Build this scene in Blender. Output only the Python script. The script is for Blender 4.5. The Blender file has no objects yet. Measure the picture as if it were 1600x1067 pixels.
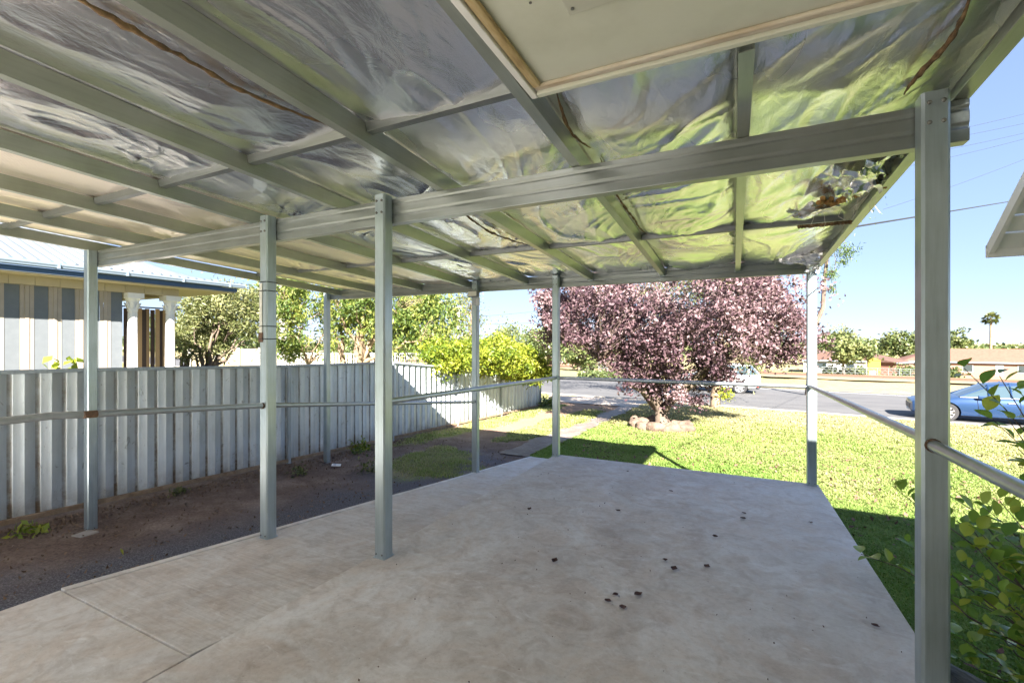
import bpy, bmesh, math, random
import numpy as np
from mathutils import Vector, Matrix, Euler

random.seed(7)
rng = np.random.default_rng(11)
scene = bpy.context.scene
COL = scene.collection

# ------------------------------------------------------------------ camera
YAW = math.radians(26.0)
EYE = 1.40
cam_d = bpy.data.cameras.new("camera")
cam_d.sensor_width = 36.0
cam_d.lens = 16.0
cam_d.clip_start = 0.05
cam_d.clip_end = 4000
cam = bpy.data.objects.new("camera", cam_d)
COL.objects.link(cam)
cam.location = (0, 0, EYE)
cam.rotation_euler = (math.radians(90), 0, YAW)
scene.camera = cam
scene.render.resolution_x, scene.render.resolution_y = 1024, 682

# ------------------------------------------------------------------ world, sun, exposure
SUN = Vector((0.401, -0.741, 0.538)).normalized()      # towards the sun
SUN_EL = math.asin(SUN.z)
SUN_AZ = math.atan2(SUN.x, SUN.y)
world = bpy.data.worlds.new("World")
scene.world = world
world.use_nodes = True
wn = world.node_tree
bg = wn.nodes["Background"]
sky = wn.nodes.new("ShaderNodeTexSky")
sky.sky_type = 'NISHITA'
sky.sun_disc = False
sky.sun_elevation = SUN_EL
sky.sun_rotation = SUN_AZ
sky.air_density = 0.85
sky.dust_density = 0.0
sky.ozone_density = 2.5
sg = wn.nodes.new("ShaderNodeGamma"); sg.inputs[1].default_value = 0.42      # evens out the brightness of the whole dome
stn = wn.nodes.new("ShaderNodeMixRGB"); stn.blend_type = 'MULTIPLY'; stn.inputs[0].default_value = 1.0
stn.inputs[2].default_value = (.56, .65, .86, 1)
wn.links.new(sky.outputs[0], sg.inputs[0]); wn.links.new(sg.outputs[0], stn.inputs[1]); wn.links.new(stn.outputs[0], bg.inputs[0])
bg.inputs[1].default_value = 0.086
sun_d = bpy.data.lights.new("sun", 'SUN')
sun_d.energy = 4.2
sun_d.angle = math.radians(0.53)
sun_d.color = (1.0, 0.93, 0.84)
sun = bpy.data.objects.new("sun", sun_d)
COL.objects.link(sun)
sun.rotation_euler = SUN.to_track_quat('Z', 'Y').to_euler()
sun.location = (10, -15, 20)
vs = scene.view_settings
vs.view_transform = 'Standard'
vs.look = 'None'
vs.exposure = 3.08
vs.gamma = 1.0
vs.use_curve_mapping = False
scene.cycles.max_bounces = 10
scene.cycles.diffuse_bounces = 6
scene.cycles.glossy_bounces = 5
scene.cycles.transparent_max_bounces = 12
scene.cycles.sample_clamp_indirect = 8.0

# ------------------------------------------------------------------ helpers
FW = Vector((-math.sin(YAW), math.cos(YAW), 0))
RT = Vector((math.cos(YAW), math.sin(YAW), 0))
def at(px, py, D):
    """a point of the place at depth D, from the survey of the photograph (1600 px wide)"""
    return Vector((0, 0, EYE)) + FW * D + RT * ((px - 800) / 711 * D) + Vector((0, 0, (533.5 - py) / 711 * D))

RN = Vector((0.139, 0.990, 0))      # across the road
RD = Vector((0.990, -0.139, 0))     # along the road
def q_of(x, y): return 0.139 * x + 0.990 * y
def ground_z(x, y):
    q = q_of(x, y)
    z = np.where(q < 22.5, -0.55 - 0.043 * q, -1.5175)
    z = np.where((q >= 22.5) & (q < 34.6), -1.5175 - 0.012 * (q - 22.5), z)
    z = np.where(q >= 34.6, -1.663 - 0.0425 * (q - 34.6), z)
    z = np.where(q >= 110, -4.87 - 0.006 * (q - 110), z)
    z = np.where(q >= 400, -6.6, z)
    return z
def gz(x, y): return float(ground_z(np.float64(x), np.float64(y)))
def on_ground(px, D):
    p = at(px, 533, D)
    return Vector((p.x, p.y, gz(p.x, p.y)))

def h2(ix, iy, seed):
    n = (ix.astype(np.int64) * 374761393 + iy.astype(np.int64) * 668265263 + seed * 974634517) & 0x7fffffff
    n = ((n ^ (n >> 13)) * 1274126177) & 0x7fffffff
    n = n ^ (n >> 16)
    return (n & 0xffffff) / float(0xffffff)
def vnoise(x, y, seed=0):
    x = np.asarray(x, float); y = np.asarray(y, float)
    ix = np.floor(x); iy = np.floor(y)
    fx = x - ix; fy = y - iy
    fx = fx * fx * fx * (fx * (fx * 6 - 15) + 10); fy = fy * fy * fy * (fy * (fy * 6 - 15) + 10)
    a = h2(ix, iy, seed); b = h2(ix + 1, iy, seed); c = h2(ix, iy + 1, seed); d = h2(ix + 1, iy + 1, seed)
    return (a * (1 - fx) + b * fx) * (1 - fy) + (c * (1 - fx) + d * fx) * fy
def fbm(x, y, seed=0, o=4):
    s = 0; a = .5; t = 0
    for i in range(o):
        s = s + a * vnoise(x * 2 ** i, y * 2 ** i, seed + i * 17); t += a; a *= .5
    return s / t

def tag(o, label=None, cat=None, group=None, kind=None):
    if label: o['label'] = label
    if cat: o['category'] = cat
    if group: o['group'] = group
    if kind: o['kind'] = kind
    return o
def empty(name, loc=(0, 0, 0), rz=0, label=None, cat=None, group=None, parent=None):
    o = bpy.data.objects.new(name, None)
    o.empty_display_size = 0.2
    COL.objects.link(o)
    o.location = loc
    o.rotation_euler = (0, 0, rz)
    if parent: o.parent = parent
    return tag(o, label, cat, group)
def link(name, me, mat=None, parent=None):
    o = bpy.data.objects.new(name, me)
    COL.objects.link(o)
    if mat is not None and not me.materials:
        for m in (mat if isinstance(mat, (list, tuple)) else [mat]): me.materials.append(m)
    if parent: o.parent = parent
    return o
def np_mesh(name, v, f, smooth=False, attr=None):
    """v (n,3), f (m,k) arrays"""
    me = bpy.data.meshes.new(name)
    v = np.asarray(v, np.float32); f = np.asarray(f, np.int32)
    me.vertices.add(len(v)); me.vertices.foreach_set('co', v.ravel())
    k = f.shape[1]
    me.loops.add(f.size); me.loops.foreach_set('vertex_index', f.ravel())
    me.polygons.add(len(f))
    me.polygons.foreach_set('loop_start', np.arange(0, f.size, k, dtype=np.int32))
    me.polygons.foreach_set('loop_total', np.full(len(f), k, np.int32))
    if smooth: me.polygons.foreach_set('use_smooth', np.ones(len(f), bool))
    if attr:
        for an, av in attr.items():
            a = me.attributes.new(an, 'FLOAT', 'POINT'); a.data.foreach_set('value', np.asarray(av, np.float32).ravel())
    me.update(calc_edges=True)
    return me
def grid_faces(nx, ny):
    i = np.arange((nx - 1) * (ny - 1)); r = i // (nx - 1); c = i % (nx - 1)
    a = r * nx + c
    return np.stack([a, a + 1, a + nx + 1, a + nx], 1)

class MB:
    def __init__(s): s.v = []; s.f = []; s.m = []
    def add(s, vs, fs, mi=0):
        o = len(s.v); s.v += [tuple(p) for p in vs]; s.f += [tuple(i + o for i in f) for f in fs]; s.m += [mi] * len(fs)
        return s
    def box(s, x0, x1, y0, y1, z0, z1, mi=0, M=None):
        v = [Vector((x, y, z)) for z in (z0, z1) for y in (y0, y1) for x in (x0, x1)]
        if M is not None: v = [M @ p for p in v]
        return s.add(v, [(0, 2, 3, 1), (4, 5, 7, 6), (0, 1, 5, 4), (2, 6, 7, 3), (0, 4, 6, 2), (1, 3, 7, 5)], mi)
    def tube(s, pts, r, n=8, mi=0, caps=True):
        pts = [Vector(p) for p in pts]
        rs = r if isinstance(r, (list, tuple)) else [r] * len(pts)
        rings = []; up = None
        for i, p in enumerate(pts):
            t = (pts[min(i + 1, len(pts) - 1)] - pts[max(i - 1, 0)])
            if t.length < 1e-9: t = Vector((0, 0, 1))
            t.normalize()
            if up is None: up = Vector((1, 0, 0)) if abs(t.z) > .9 else Vector((0, 0, 1))
            a = t.cross(up)
            if a.length < 1e-5: a = t.cross(Vector((0, 1, 0)))
            a.normalize(); b = a.cross(t); up = b
            rings.append([p + a * rs[i] * math.cos(2 * math.pi * k / n) + b * rs[i] * math.sin(2 * math.pi * k / n) for k in range(n)])
        v = [p for R in rings for p in R]
        f = [(i * n + k, (i + 1) * n + k, (i + 1) * n + (k + 1) % n, i * n + (k + 1) % n) for i in range(len(pts) - 1) for k in range(n)]
        if caps: f += [tuple(range(n)), tuple(range((len(pts) - 1) * n + n - 1, (len(pts) - 1) * n - 1, -1))]
        return s.add(v, f, mi)
    def lathe(s, prof, n=16, c=(0, 0, 0), mi=0, M=None, caps=True):
        """prof of (r,z)"""
        v = []
        for r, z in prof:
            for k in range(n):
                a = 2 * math.pi * k / n
                p = Vector((c[0] + r * math.cos(a), c[1] + r * math.sin(a), c[2] + z))
                v.append(M @ p if M is not None else p)
        f = [(i * n + k, i * n + (k + 1) % n, (i + 1) * n + (k + 1) % n, (i + 1) * n + k) for i in range(len(prof) - 1) for k in range(n)]
        if caps: f += [tuple(range(n - 1, -1, -1)), tuple(range((len(prof) - 1) * n, len(prof) * n))]
        return s.add(v, f, mi)
    def extrude(s, poly, a, b, mi=0, M=None):
        """closed polygon of (p,q); a,b: functions (p,q)->Vector for both ends"""
        n = len(poly)
        v = [a(p, q) for p, q in poly] + [b(p, q) for p, q in poly]
        if M is not None: v = [M @ Vector(t) for t in v]
        f = [(i, (i + 1) % n, n + (i + 1) % n, n + i) for i in range(n)] + [tuple(range(n - 1, -1, -1)), tuple(range(n, 2 * n))]
        return s.add(v, f, mi)
    def build(s, name, mat, parent=None, smooth=False, bevel=0, seg=2, angle=40):
        me = bpy.data.meshes.new(name)
        me.from_pydata(s.v, [], s.f)
        for m in (mat if isinstance(mat, (list, tuple)) else [mat]): me.materials.append(m)
        me.polygons.foreach_set('material_index', s.m)
        bm = bmesh.new(); bm.from_mesh(me)
        bmesh.ops.recalc_face_normals(bm, faces=bm.faces)
        bm.to_mesh(me); bm.free()
        if smooth: me.polygons.foreach_set('use_smooth', np.ones(len(me.polygons), bool)); me.set_sharp_from_angle(angle=math.radians(angle))
        me.update()
        o = link(name, me, None, parent)
        if bevel:
            b = o.modifiers.new('b', 'BEVEL'); b.width = bevel; b.segments = seg; b.limit_method = 'ANGLE'; b.angle_limit = math.radians(35)
        return o

# ------------------------------------------------------------------ materials
def mat(name, col=(.5, .5, .5), rough=.6, metal=0., spec=.5):
    m = bpy.data.materials.new(name); m.use_nodes = True
    b = m.node_tree.nodes['Principled BSDF']
    b.inputs['Base Color'].default_value = (*col, 1); b.inputs['Roughness'].default_value = rough
    b.inputs['Metallic'].default_value = metal; b.inputs['Specular IOR Level'].default_value = spec
    return m
class NT:
    def __init__(s, m): s.m = m; s.t = m.node_tree; s.b = s.t.nodes['Principled BSDF']
    def n(s, typ, **kw):
        nd = s.t.nodes.new('ShaderNode' + typ)
        for k, v in kw.items(): setattr(nd, k, v)
        return nd
    def l(s, a, b): s.t.links.new(a, b)
    def coord(s, kind='Object', scale=(1, 1, 1)):
        c = s.n('TexCoord'); mp = s.n('Mapping'); mp.inputs['Scale'].default_value = scale
        s.l(c.outputs[kind], mp.inputs[0]); return mp.outputs[0]
    def noise(s, co, scale, detail=4, rough=.55, dist=0):
        nd = s.n('TexNoise'); nd.inputs['Scale'].default_value = scale; nd.inputs['Detail'].default_value = detail
        nd.inputs['Roughness'].default_value = rough; nd.inputs['Distortion'].default_value = dist
        s.l(co, nd.inputs['Vector']); return nd.outputs[0]
    def ramp(s, fac, stops):
        r = s.n('ValToRGB'); e = r.color_ramp.elements
        while len(e) < len(stops): e.new(.5)
        for i, (p, c) in enumerate(stops):
            e[i].position = p; e[i].color = (*c, 1) if len(c) == 3 else c
        s.l(fac, r.inputs[0]); return r.outputs[0]
    def mix(s, fac, a, b, typ='MIX'):
        mx = s.n('MixRGB', blend_type=typ)
        for i, x in ((0, fac), (1, a), (2, b)):
            if isinstance(x, (int, float)): mx.inputs[i].default_value = x
            elif isinstance(x, tuple): mx.inputs[i].default_value = (*x, 1)
            else: s.l(x, mx.inputs[i])
        return mx.outputs[0]
    def math(s, op, a, b=0.):
        m = s.n('Math', operation=op)
        for i, x in ((0, a), (1, b)):
            if isinstance(x, (int, float)): m.inputs[i].default_value = x
            else: s.l(x, m.inputs[i])
        return m.outputs[0]
    def attr(s, name):
        a = s.n('Attribute', attribute_name=name); return a.outputs['Fac']
    def bump(s, h, strength=.3, dist=.01):
        b = s.n('Bump'); b.inputs['Strength'].default_value = strength; b.inputs['Distance'].default_value = dist
        s.l(h, b.inputs['Height']); s.l(b.outputs[0], s.b.inputs['Normal'])
    def col(s, x): s.l(x, s.b.inputs['Base Color'])
    def rough(s, x): s.l(x, s.b.inputs['Roughness'])

def mottled(name, stops, scale=6, rough=.7, bump=.2, bscale=40, metal=0, stretch=(1, 1, 1), bdist=.004, spec=.5):
    m = mat(name, rough=rough, metal=metal, spec=spec); t = NT(m)
    co = t.coord('Object', stretch)
    t.col(t.ramp(t.noise(co, scale, 6, .6), stops))
    if bump: t.bump(t.noise(co, bscale, 4), bump, bdist)
    return m

def galv_mat(name, base=(.40, .475, .515), metal=.6, rough=.30, streak=(14, 14, .8), sv=.16):
    m = mat(name, base, rough, metal); t = NT(m)
    co = t.coord('Object', streak); co2 = t.coord('Object')
    n1 = t.noise(co, 4.5, 6, .62); n2 = t.noise(co2, 9, 5, .65)
    c = t.ramp(n1, [(.28, tuple(x * (1 - sv) for x in base)), (.5, base), (.72, tuple(min(1, x * (1 + sv * .6)) for x in base))])
    grime = t.ramp(t.noise(co2, 3, 4, .6), [(.3, (.80, .80, .76)), (.6, (1, 1, 1))])
    t.col(t.mix(.8, c, grime, 'MULTIPLY'))
    return m

M = {}
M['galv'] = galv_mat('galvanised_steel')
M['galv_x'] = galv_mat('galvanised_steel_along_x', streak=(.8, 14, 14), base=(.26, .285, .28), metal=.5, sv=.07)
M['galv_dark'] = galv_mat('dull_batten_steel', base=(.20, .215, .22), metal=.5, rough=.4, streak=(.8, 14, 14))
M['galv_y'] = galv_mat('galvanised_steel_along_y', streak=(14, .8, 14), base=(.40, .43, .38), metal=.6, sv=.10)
M['rail'] = galv_mat('galvanised_pipe', base=(.46, .50, .53), metal=.85, rough=.33, streak=(3, 3, 3))
M['bolt'] = mat('bolt_steel', (.22, .22, .21), .45, .8)
M['rust'] = mottled('rust', [(.3, (.06, .035, .022)), (.7, (.16, .095, .06))], 30, .9, .4)
M['black'] = mat('black_rubber', (.015, .015, .015), .6)

def foil_mat(name, tint=(.97, .97, .98), ribs=False, rough=.24):
    m = mat(name, tint, rough, 1.0); t = NT(m)
    co = t.coord('Object', (1, .45, 1))
    big = t.noise(co, 1.6, 3, .5)
    fold = t.noise(co, 9, 5, .62, 1.4)
    fine = t.noise(t.coord('Object', (1, .6, 1)), 48, 5, .7, .8)
    h = t.math('ADD', t.math('MULTIPLY', fold, 1.0), t.math('MULTIPLY', fine, .16))
    vo = t.n('TexVoronoi'); vo.inputs['Scale'].default_value = 11
    wv = t.n('VectorMath', operation='ADD'); nz = t.n('TexNoise'); nz.inputs['Scale'].default_value = 5; t.l(co, nz.inputs['Vector'])
    sc_ = t.n('VectorMath', operation='SCALE'); sc_.inputs['Scale'].default_value = .22; t.l(nz.outputs[1], sc_.inputs[0])
    t.l(co, wv.inputs[0]); t.l(sc_.outputs[0], wv.inputs[1]); t.l(wv.outputs[0], vo.inputs['Vector'])
    h = t.math('ADD', h, t.math('MULTIPLY', vo.outputs[0], .42))
    if ribs:
        w = t.n('TexWave'); w.inputs['Scale'].default_value = 34; w.inputs['Distortion'].default_value = .3; w.bands_direction = 'Y'
        t.l(t.coord('Object'), w.inputs['Vector'])
        h = t.math('ADD', t.math('MULTIPLY', h, .5), t.math('MULTIPLY', w.outputs[1], .10))
    t.bump(h, .34, .016)
    t.rough(t.math('ADD', t.math('MULTIPLY', big, .22), rough - .08))
    dirt = t.ramp(t.noise(t.coord('Object'), 4, 6, .7), [(.30, (.5, .46, .42)), (.45, (1, 1, 1))])
    t.col(t.mix(.22, tint, dirt, 'MULTIPLY'))
    return m
M['foil'] = foil_mat('insulation_foil')
M['foil_ribbed'] = foil_mat('ribbed_insulation_foil', (.98, .88, .78), True, .30)  # peach tint puts the reflection of the sunlit yard into the foil colour
M['foil_ribbed'].node_tree.nodes['Principled BSDF'].inputs['Metallic'].default_value = .8
M['wool'] = mottled('brown_insulation_wool', [(.3, (.06, .038, .02)), (.6, (.20, .125, .06)), (.8, (.42, .28, .14))], 25, .95, .8, 120)
M['orange_wool'] = mottled('orange_insulation_wool', [(.3, (.22, .11, .03)), (.6, (.42, .24, .08)), (.8, (.60, .45, .25))], 25, .95, .8, 120)
M['roofsheet'] = mat('zinc_roof_sheet', (.55, .57, .58), .45, .6)

# concrete
def concrete(name, a, b, c, broom=False):
    m = mat(name, rough=.72); t = NT(m)
    co = t.coord('Object')
    n1 = t.noise(t.coord('Object', (1, .55, 1)), 1.5, 7, .62, .7)
    n2 = t.noise(co, 5.5, 6, .6, 1.2)
    n3 = t.noise(co, 90, 3, .6)
    base = t.ramp(n1, [(.30, a), (.5, b), (.68, c)])
    sw = t.ramp(n2, [(.34, (.74, .70, .66)), (.52, (1, 1, 1)), (.72, (1.0, 1.0, 1.0))])
    base = t.mix(.75, base, sw, 'MULTIPLY')
    st = t.ramp(t.noise(t.coord('Object', (.8, .8, .8)), 2.1, 5, .7, 2.5), [(.42, (1, 1, 1)), (.62, (.86, .70, .57))])
    base = t.mix(.42, base, st, 'MULTIPLY')
    sm = t.ramp(t.noise(t.coord('Object', (.6, 1.6, 1)), 7, 5, .7, 1.8), [(.56, (0, 0, 0)), (.74, (1, 1, 1))])
    base = t.mix(t.math('MULTIPLY', sm, .45), base, (.82, .84, .86))
    base = t.mix(.5, base, t.ramp(t.noise(co, 28, 5, .75), [(.32, (.70, .68, .66)), (.55, (1, 1, 1))]), 'MULTIPLY')
    speck = t.ramp(n3, [(.27, (.45, .42, .38)), (.36, (1, 1, 1))])
    base = t.mix(.5, base, speck, 'MULTIPLY')
    if broom:
        w = t.noise(t.coord('Object', (.6, 26, 1)), 2.2, 4, .6)
        base = t.mix(.40, base, t.ramp(w, [(.35, (.66, .63, .60)), (.62, (1, 1, 1))]), 'MULTIPLY')
        t.bump(t.math('ADD', t.math('MULTIPLY', w, 1.), t.math('MULTIPLY', n3, .3)), .35, .004)
    else:
        t.bump(t.math('ADD', t.math('MULTIPLY', n2, .6), t.math('MULTIPLY', n3, .25)), .30, .004)
    t.col(base)
    t.rough(t.ramp(n2, [(.3, (.5, .5, .5)), (.7, (.78, .78, .78))]))
    return m
M['slab'] = concrete('patio_concrete', (.50, .475, .45), (.60, .585, .565), (.69, .685, .68))
M['ramp'] = concrete('ramp_concrete', (.50, .47, .44), (.60, .58, .555), (.66, .645, .625), True)
M['edge'] = concrete('edge_concrete', (.55, .55, .54), (.62, .62, .61), (.68, .68, .67))
M['dirt_path'] = concrete('worn_path', (.13, .105, .09), (.20, .17, .15), (.27, .235, .21))
M['path'] = concrete('path_concrete', (0.300, 0.255, 0.210), (0.390, 0.338, 0.285), (0.450, 0.405, 0.352))

# ground sheet: earth, lawn and dry grass by painted masks
def ground_mat():
    m = mat('earth_and_lawn', rough=.95, spec=.1); t = NT(m)
    co = t.coord('Object')
    nb = t.noise(co, 2.2, 7, .65); nf = t.noise(co, 38, 5, .7); nm = t.noise(co, .55, 4, .6)
    dirt = t.ramp(nb, [(.28, (.11, .078, .062)), (.5, (.19, .14, .112)), (.72, (.30, .24, .20))])
    dirt = t.mix(.7, dirt, t.ramp(nf, [(.35, (.45, .42, .4)), (.6, (1.1, 1.1, 1.1))]), 'MULTIPLY')
    grav = t.ramp(t.noise(co, 75, 3, .7), [(.35, (.06, .06, .07)), (.55, (.13, .13, .145)), (.74, (.30, .30, .32))])
    green = t.ramp(nb, [(.3, (.12, .19, .03)), (.6, (.20, .26, .05)), (.8, (.30, .31, .10))])
    dry = t.ramp(nb, [(.3, (.26, .21, .11)), (.55, (.34, .285, .16)), (.8, (.40, .34, .21))])
    lawn = t.mix(t.attr('dry'), green, dry)
    lawn = t.mix(.5, lawn, t.ramp(nf, [(.32, (.5, .5, .45)), (.6, (1.1, 1.1, 1.1))]), 'MULTIPLY')
    g = t.mix(t.attr('gravel'), dirt, grav)
    warm = t.mix(t.attr('sandy'), g, t.ramp(nf, [(.3, (.24, .155, .10)), (.6, (.35, .24, .17)), (.8, (.42, .32, .24))]))
    c = t.mix(t.attr('lawn'), warm, lawn)
    t.col(c); t.bump(t.math('ADD', nf, t.math('MULTIPLY', nb, .5)), .6, .03)
    return m
M['ground'] = ground_mat()
M['road'] = mottled('asphalt', [(.3, (0.063, 0.063, 0.066)), (.5, (0.090, 0.090, 0.093)), (.75, (0.120, 0.118, 0.117))], 1.6, .85, .5, 160, stretch=(.4, 2.2, 1))
M['line'] = mottled('road_paint', [(.3, (0.440, 0.440, 0.416)), (.6, (0.640, 0.640, 0.624))], 6, .7, 0)
M['kerb'] = mottled('kerb_concrete', [(.3, (0.315, 0.277, 0.225)), (.7, (0.450, 0.405, 0.345))], 3, .85, .3)
M['stone_grey'] = mottled('dull_concrete', [(.3, (.22, .20, .18)), (.7, (.34, .31, .28))], 9, .9, .3)
M['ballast'] = mottled('rail_ballast', [(.3, (.10, .07, .055)), (.7, (.22, .16, .13))], 20, .95, .5)

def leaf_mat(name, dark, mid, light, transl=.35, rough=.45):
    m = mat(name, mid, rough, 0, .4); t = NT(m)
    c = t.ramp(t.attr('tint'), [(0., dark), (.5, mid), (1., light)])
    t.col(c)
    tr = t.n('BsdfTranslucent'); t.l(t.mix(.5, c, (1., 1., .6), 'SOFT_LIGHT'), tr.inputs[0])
    ms = t.n('MixShader'); ms.inputs[0].default_value = transl
    out = t.t.nodes['Material Output']
    t.l(t.b.outputs[0], ms.inputs[1]); t.l(tr.outputs[0], ms.inputs[2]); t.l(ms.outputs[0], out.inputs[0])
    return m
M['prunus'] = leaf_mat('purple_plum_leaf', (.045, .022, .032), (.145, .088, .100), (.30, .215, .22), .2, .48)
M['lime'] = leaf_mat('lime_green_leaf', (0.048, 0.096, 0.010), (0.160, 0.216, 0.020), (0.320, 0.336, 0.040), .35)
M['green'] = leaf_mat('green_leaf', (0.030, 0.064, 0.015), (0.105, 0.158, 0.034), (0.270, 0.285, 0.068), .35)
M['olive'] = leaf_mat('olive_leaf', (0.039, 0.055, 0.016), (0.117, 0.137, 0.046), (0.234, 0.234, 0.104), .3)
M['glossy'] = leaf_mat('glossy_shrub_leaf', (.07, .19, .045), (.22, .35, .06), (.50, .52, .09), .4, .26)
M['grass'] = leaf_mat('grass_blade', (.12, .25, .03), (.225, .29, .08), (.42, .365, .22), .4, .6)
M['far_green'] = leaf_mat('far_tree_leaf', (0.036, 0.060, 0.018), (0.096, 0.126, 0.042), (0.192, 0.204, 0.078), .25)
M['dead'] = mottled('dead_leaf', [(.3, (.035, .016, .014)), (.7, (.11, .05, .04))], 40, .8, .2)
M['dead_brown'] = mottled('dry_brown_leaf', [(.3, (.09, .045, .03)), (.7, (.24, .13, .10))], 3, .85, 0)
M['bark'] = mottled('bark', [(.3, (0.068, 0.048, 0.034)), (.6, (0.152, 0.116, 0.088)), (.8, (0.240, 0.200, 0.160))], 7, .95, .9, 22, stretch=(1, 1, .25), bdist=.02)
M['bark_light'] = mottled('pale_bark', [(.3, (0.140, 0.098, 0.063)), (.6, (0.266, 0.196, 0.133)), (.8, (0.336, 0.266, 0.196))], 5, .9, .6, 20, stretch=(1, 1, .3), bdist=.02)
M['stone'] = mottled('ring_stone', [(.3, (.085, .058, .042)), (.55, (.155, .11, .082)), (.8, (.23, .17, .13))], 5, .95, .9, 18, bdist=.03)
M['grey_wood'] = mottled('weathered_log', [(.3, (.10, .10, .11)), (.6, (.25, .26, .29)), (.85, (.38, .38, .4))], 6, .9, .9, 25, stretch=(1, 6, 6), bdist=.02)

# fence steel, with rust and mud stains
def fence_mat():
    m = mat('fence_steel', rough=.42, metal=.15); t = NT(m)
    co = t.coord('Object'); st = t.coord('Object', (5, 5, .35))
    base = t.ramp(t.noise(st, 2.4, 5, .6), [(.3, (.55, .63, .68)), (.55, (.67, .74, .78)), (.8, (.75, .80, .83))])
    mud = t.attr('mud')
    mk = t.math('MULTIPLY', mud, t.ramp(t.noise(co, 5, 6, .7), [(.3, (.15, .15, .15)), (.65, (1, 1, 1))]))
    base = t.mix(mk, base, (.22, .165, .115))
    sc = t.ramp(t.noise(t.coord('Object', (1, 1, .6)), 11, 6, .75, 1.), [(.31, (.22, .20, .18)), (.40, (1, 1, 1))])
    base = t.mix(.7, base, sc, 'MULTIPLY')
    base = t.mix(.8, base, t.ramp(t.noise(t.coord('Object', (1, 1.2, .5)), 1.8, 5, .65), [(.35, (.74, .73, .70)), (.6, (1, 1, 1))]), 'MULTIPLY')
    t.col(base); t.bump(t.noise(co, 2.5, 3), .25, .03)
    return m
M['fence'] = fence_mat()
M['fence_frame'] = galv_mat('fence_frame', base=(.36, .41, .45), metal=.35, rough=.45)
M['plinth'] = mottled('rusty_bottom_rail', [(.3, (.17, .11, .065)), (.7, (.33, .25, .17))], 8, .9, .4)

# buildings
M['cream'] = mottled('cream_paint', [(.3, (0.442, 0.374, 0.246)), (.7, (0.510, 0.442, 0.306))], 3, .6, .05)
M['soffit'] = mottled('soffit_sheet', [(.25, (.50, .51, .41)), (.5, (.59, .60, .50)), (.8, (.63, .64, .55))], 2.5, .6, .05, 30)
M['stain_wood'] = mottled('stained_timber', [(.3, (.26, .17, .07)), (.5, (.48, .36, .18)), (.75, (.62, .54, .36))], 5, .8, .3, 40, stretch=(6, .8, 6))
M['pale_bead'] = mottled('pale_stained_bead', [(.3, (.42, .33, .22)), (.55, (.56, .50, .40)), (.8, (.64, .60, .50))], 5, .8, .3, 40, stretch=(.8, 6, 6))
M['dull_white'] = mottled('dull_white_paint', [(.3, (.40, .39, .37)), (.7, (.46, .45, .43))], 4, .6, .05)
M['white'] = mottled('white_paint', [(.3, (.70, .69, .66)), (.7, (.80, .79, .77))], 4, .55, .05)
M['blue'] = mat('blue_fascia', (.03, .075, .15), .45)
M['gutter'] = mat('pale_gutter', (0.238, 0.301, 0.364), .35, .2)
M['nbroof'] = mottled('zinc_corrugated_roof', [(.3, (.10, .12, .14)), (.7, (.13, .15, .17))], 3, .55, 0)
M['stripe_a'] = mottled('blind_cream', [(.3, (0.340, 0.293, 0.234)), (.7, (0.383, 0.332, 0.268))], 8, .9, .1, 200)
M['stripe_b'] = mottled('blind_slate', [(.3, (0.132, 0.149, 0.162)), (.7, (0.153, 0.170, 0.183))], 8, .9, .1, 200)
M['curtain_a'] = mat('curtain_tan', (.50, .33, .17), .9)
M['curtain_b'] = mat('curtain_brown', (.08, .055, .045), .9)
M['weatherboard'] = mottled('weatherboard_paint', [(.3, (.60, .60, .56)), (.7, (.70, .70, .67))], 3, .6, .1, 30)
M['glass'] = mat('window_glass', (.03, .04, .045), .06)
def brick_mat(name, c1, c2, mortar):
    m = mat(name, rough=.9); t = NT(m)
    b = t.n('TexBrick'); b.inputs['Scale'].default_value = 4.0
    b.inputs['Color1'].default_value = (*c1, 1); b.inputs['Color2'].default_value = (*c2, 1); b.inputs['Mortar'].default_value = (*mortar, 1)
    b.inputs['Mortar Size'].default_value = .012
    g = t.n('TexCoord'); sp = t.n('SeparateXYZ'); t.l(g.outputs['Object'], sp.inputs[0]); cb = t.n('CombineXYZ')
    t.l(t.math('ADD', sp.outputs[0], sp.outputs[1]), cb.inputs[0]); t.l(sp.outputs[2], cb.inputs[1]); t.l(cb.outputs[0], b.inputs['Vector'])
    t.col(b.outputs[0]); return m
M['brick'] = brick_mat('red_brick', (0.156, 0.065, 0.042), (0.195, 0.085, 0.058), (0.195, 0.163, 0.130))
M['pale_brick'] = brick_mat('salmon_brick', (0.208, 0.111, 0.078), (0.247, 0.137, 0.098), (0.247, 0.215, 0.182))
def tile_mat(name, a, b):
    m = mat(name, rough=.85); t = NT(m)
    w = t.n('TexWave'); w.inputs['Scale'].default_value = 1.5; w.bands_direction = 'Z'; w.inputs['Distortion'].default_value = .3
    t.l(t.coord('Object'), w.inputs['Vector'])
    c = t.ramp(t.noise(t.coord('Object'), 2.5, 5, .7), [(.3, a), (.7, b)])
    t.col(t.mix(.35, c, w.outputs[0], 'MULTIPLY')); t.bump(w.outputs[1], .5, .05)
    return m
M['tile_brown'] = tile_mat('brown_roof_tile', (0.099, 0.053, 0.037), (0.143, 0.081, 0.062))
M['tile_red'] = tile_mat('terracotta_roof_tile', (0.167, 0.074, 0.050), (0.236, 0.118, 0.081))
M['yellow'] = mat('yellow_paint', (0.432, 0.276, 0.018), .5)
M['mesh'] = mat('chain_wire_grey', (.17, .19, .19), .6, .2)

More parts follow.
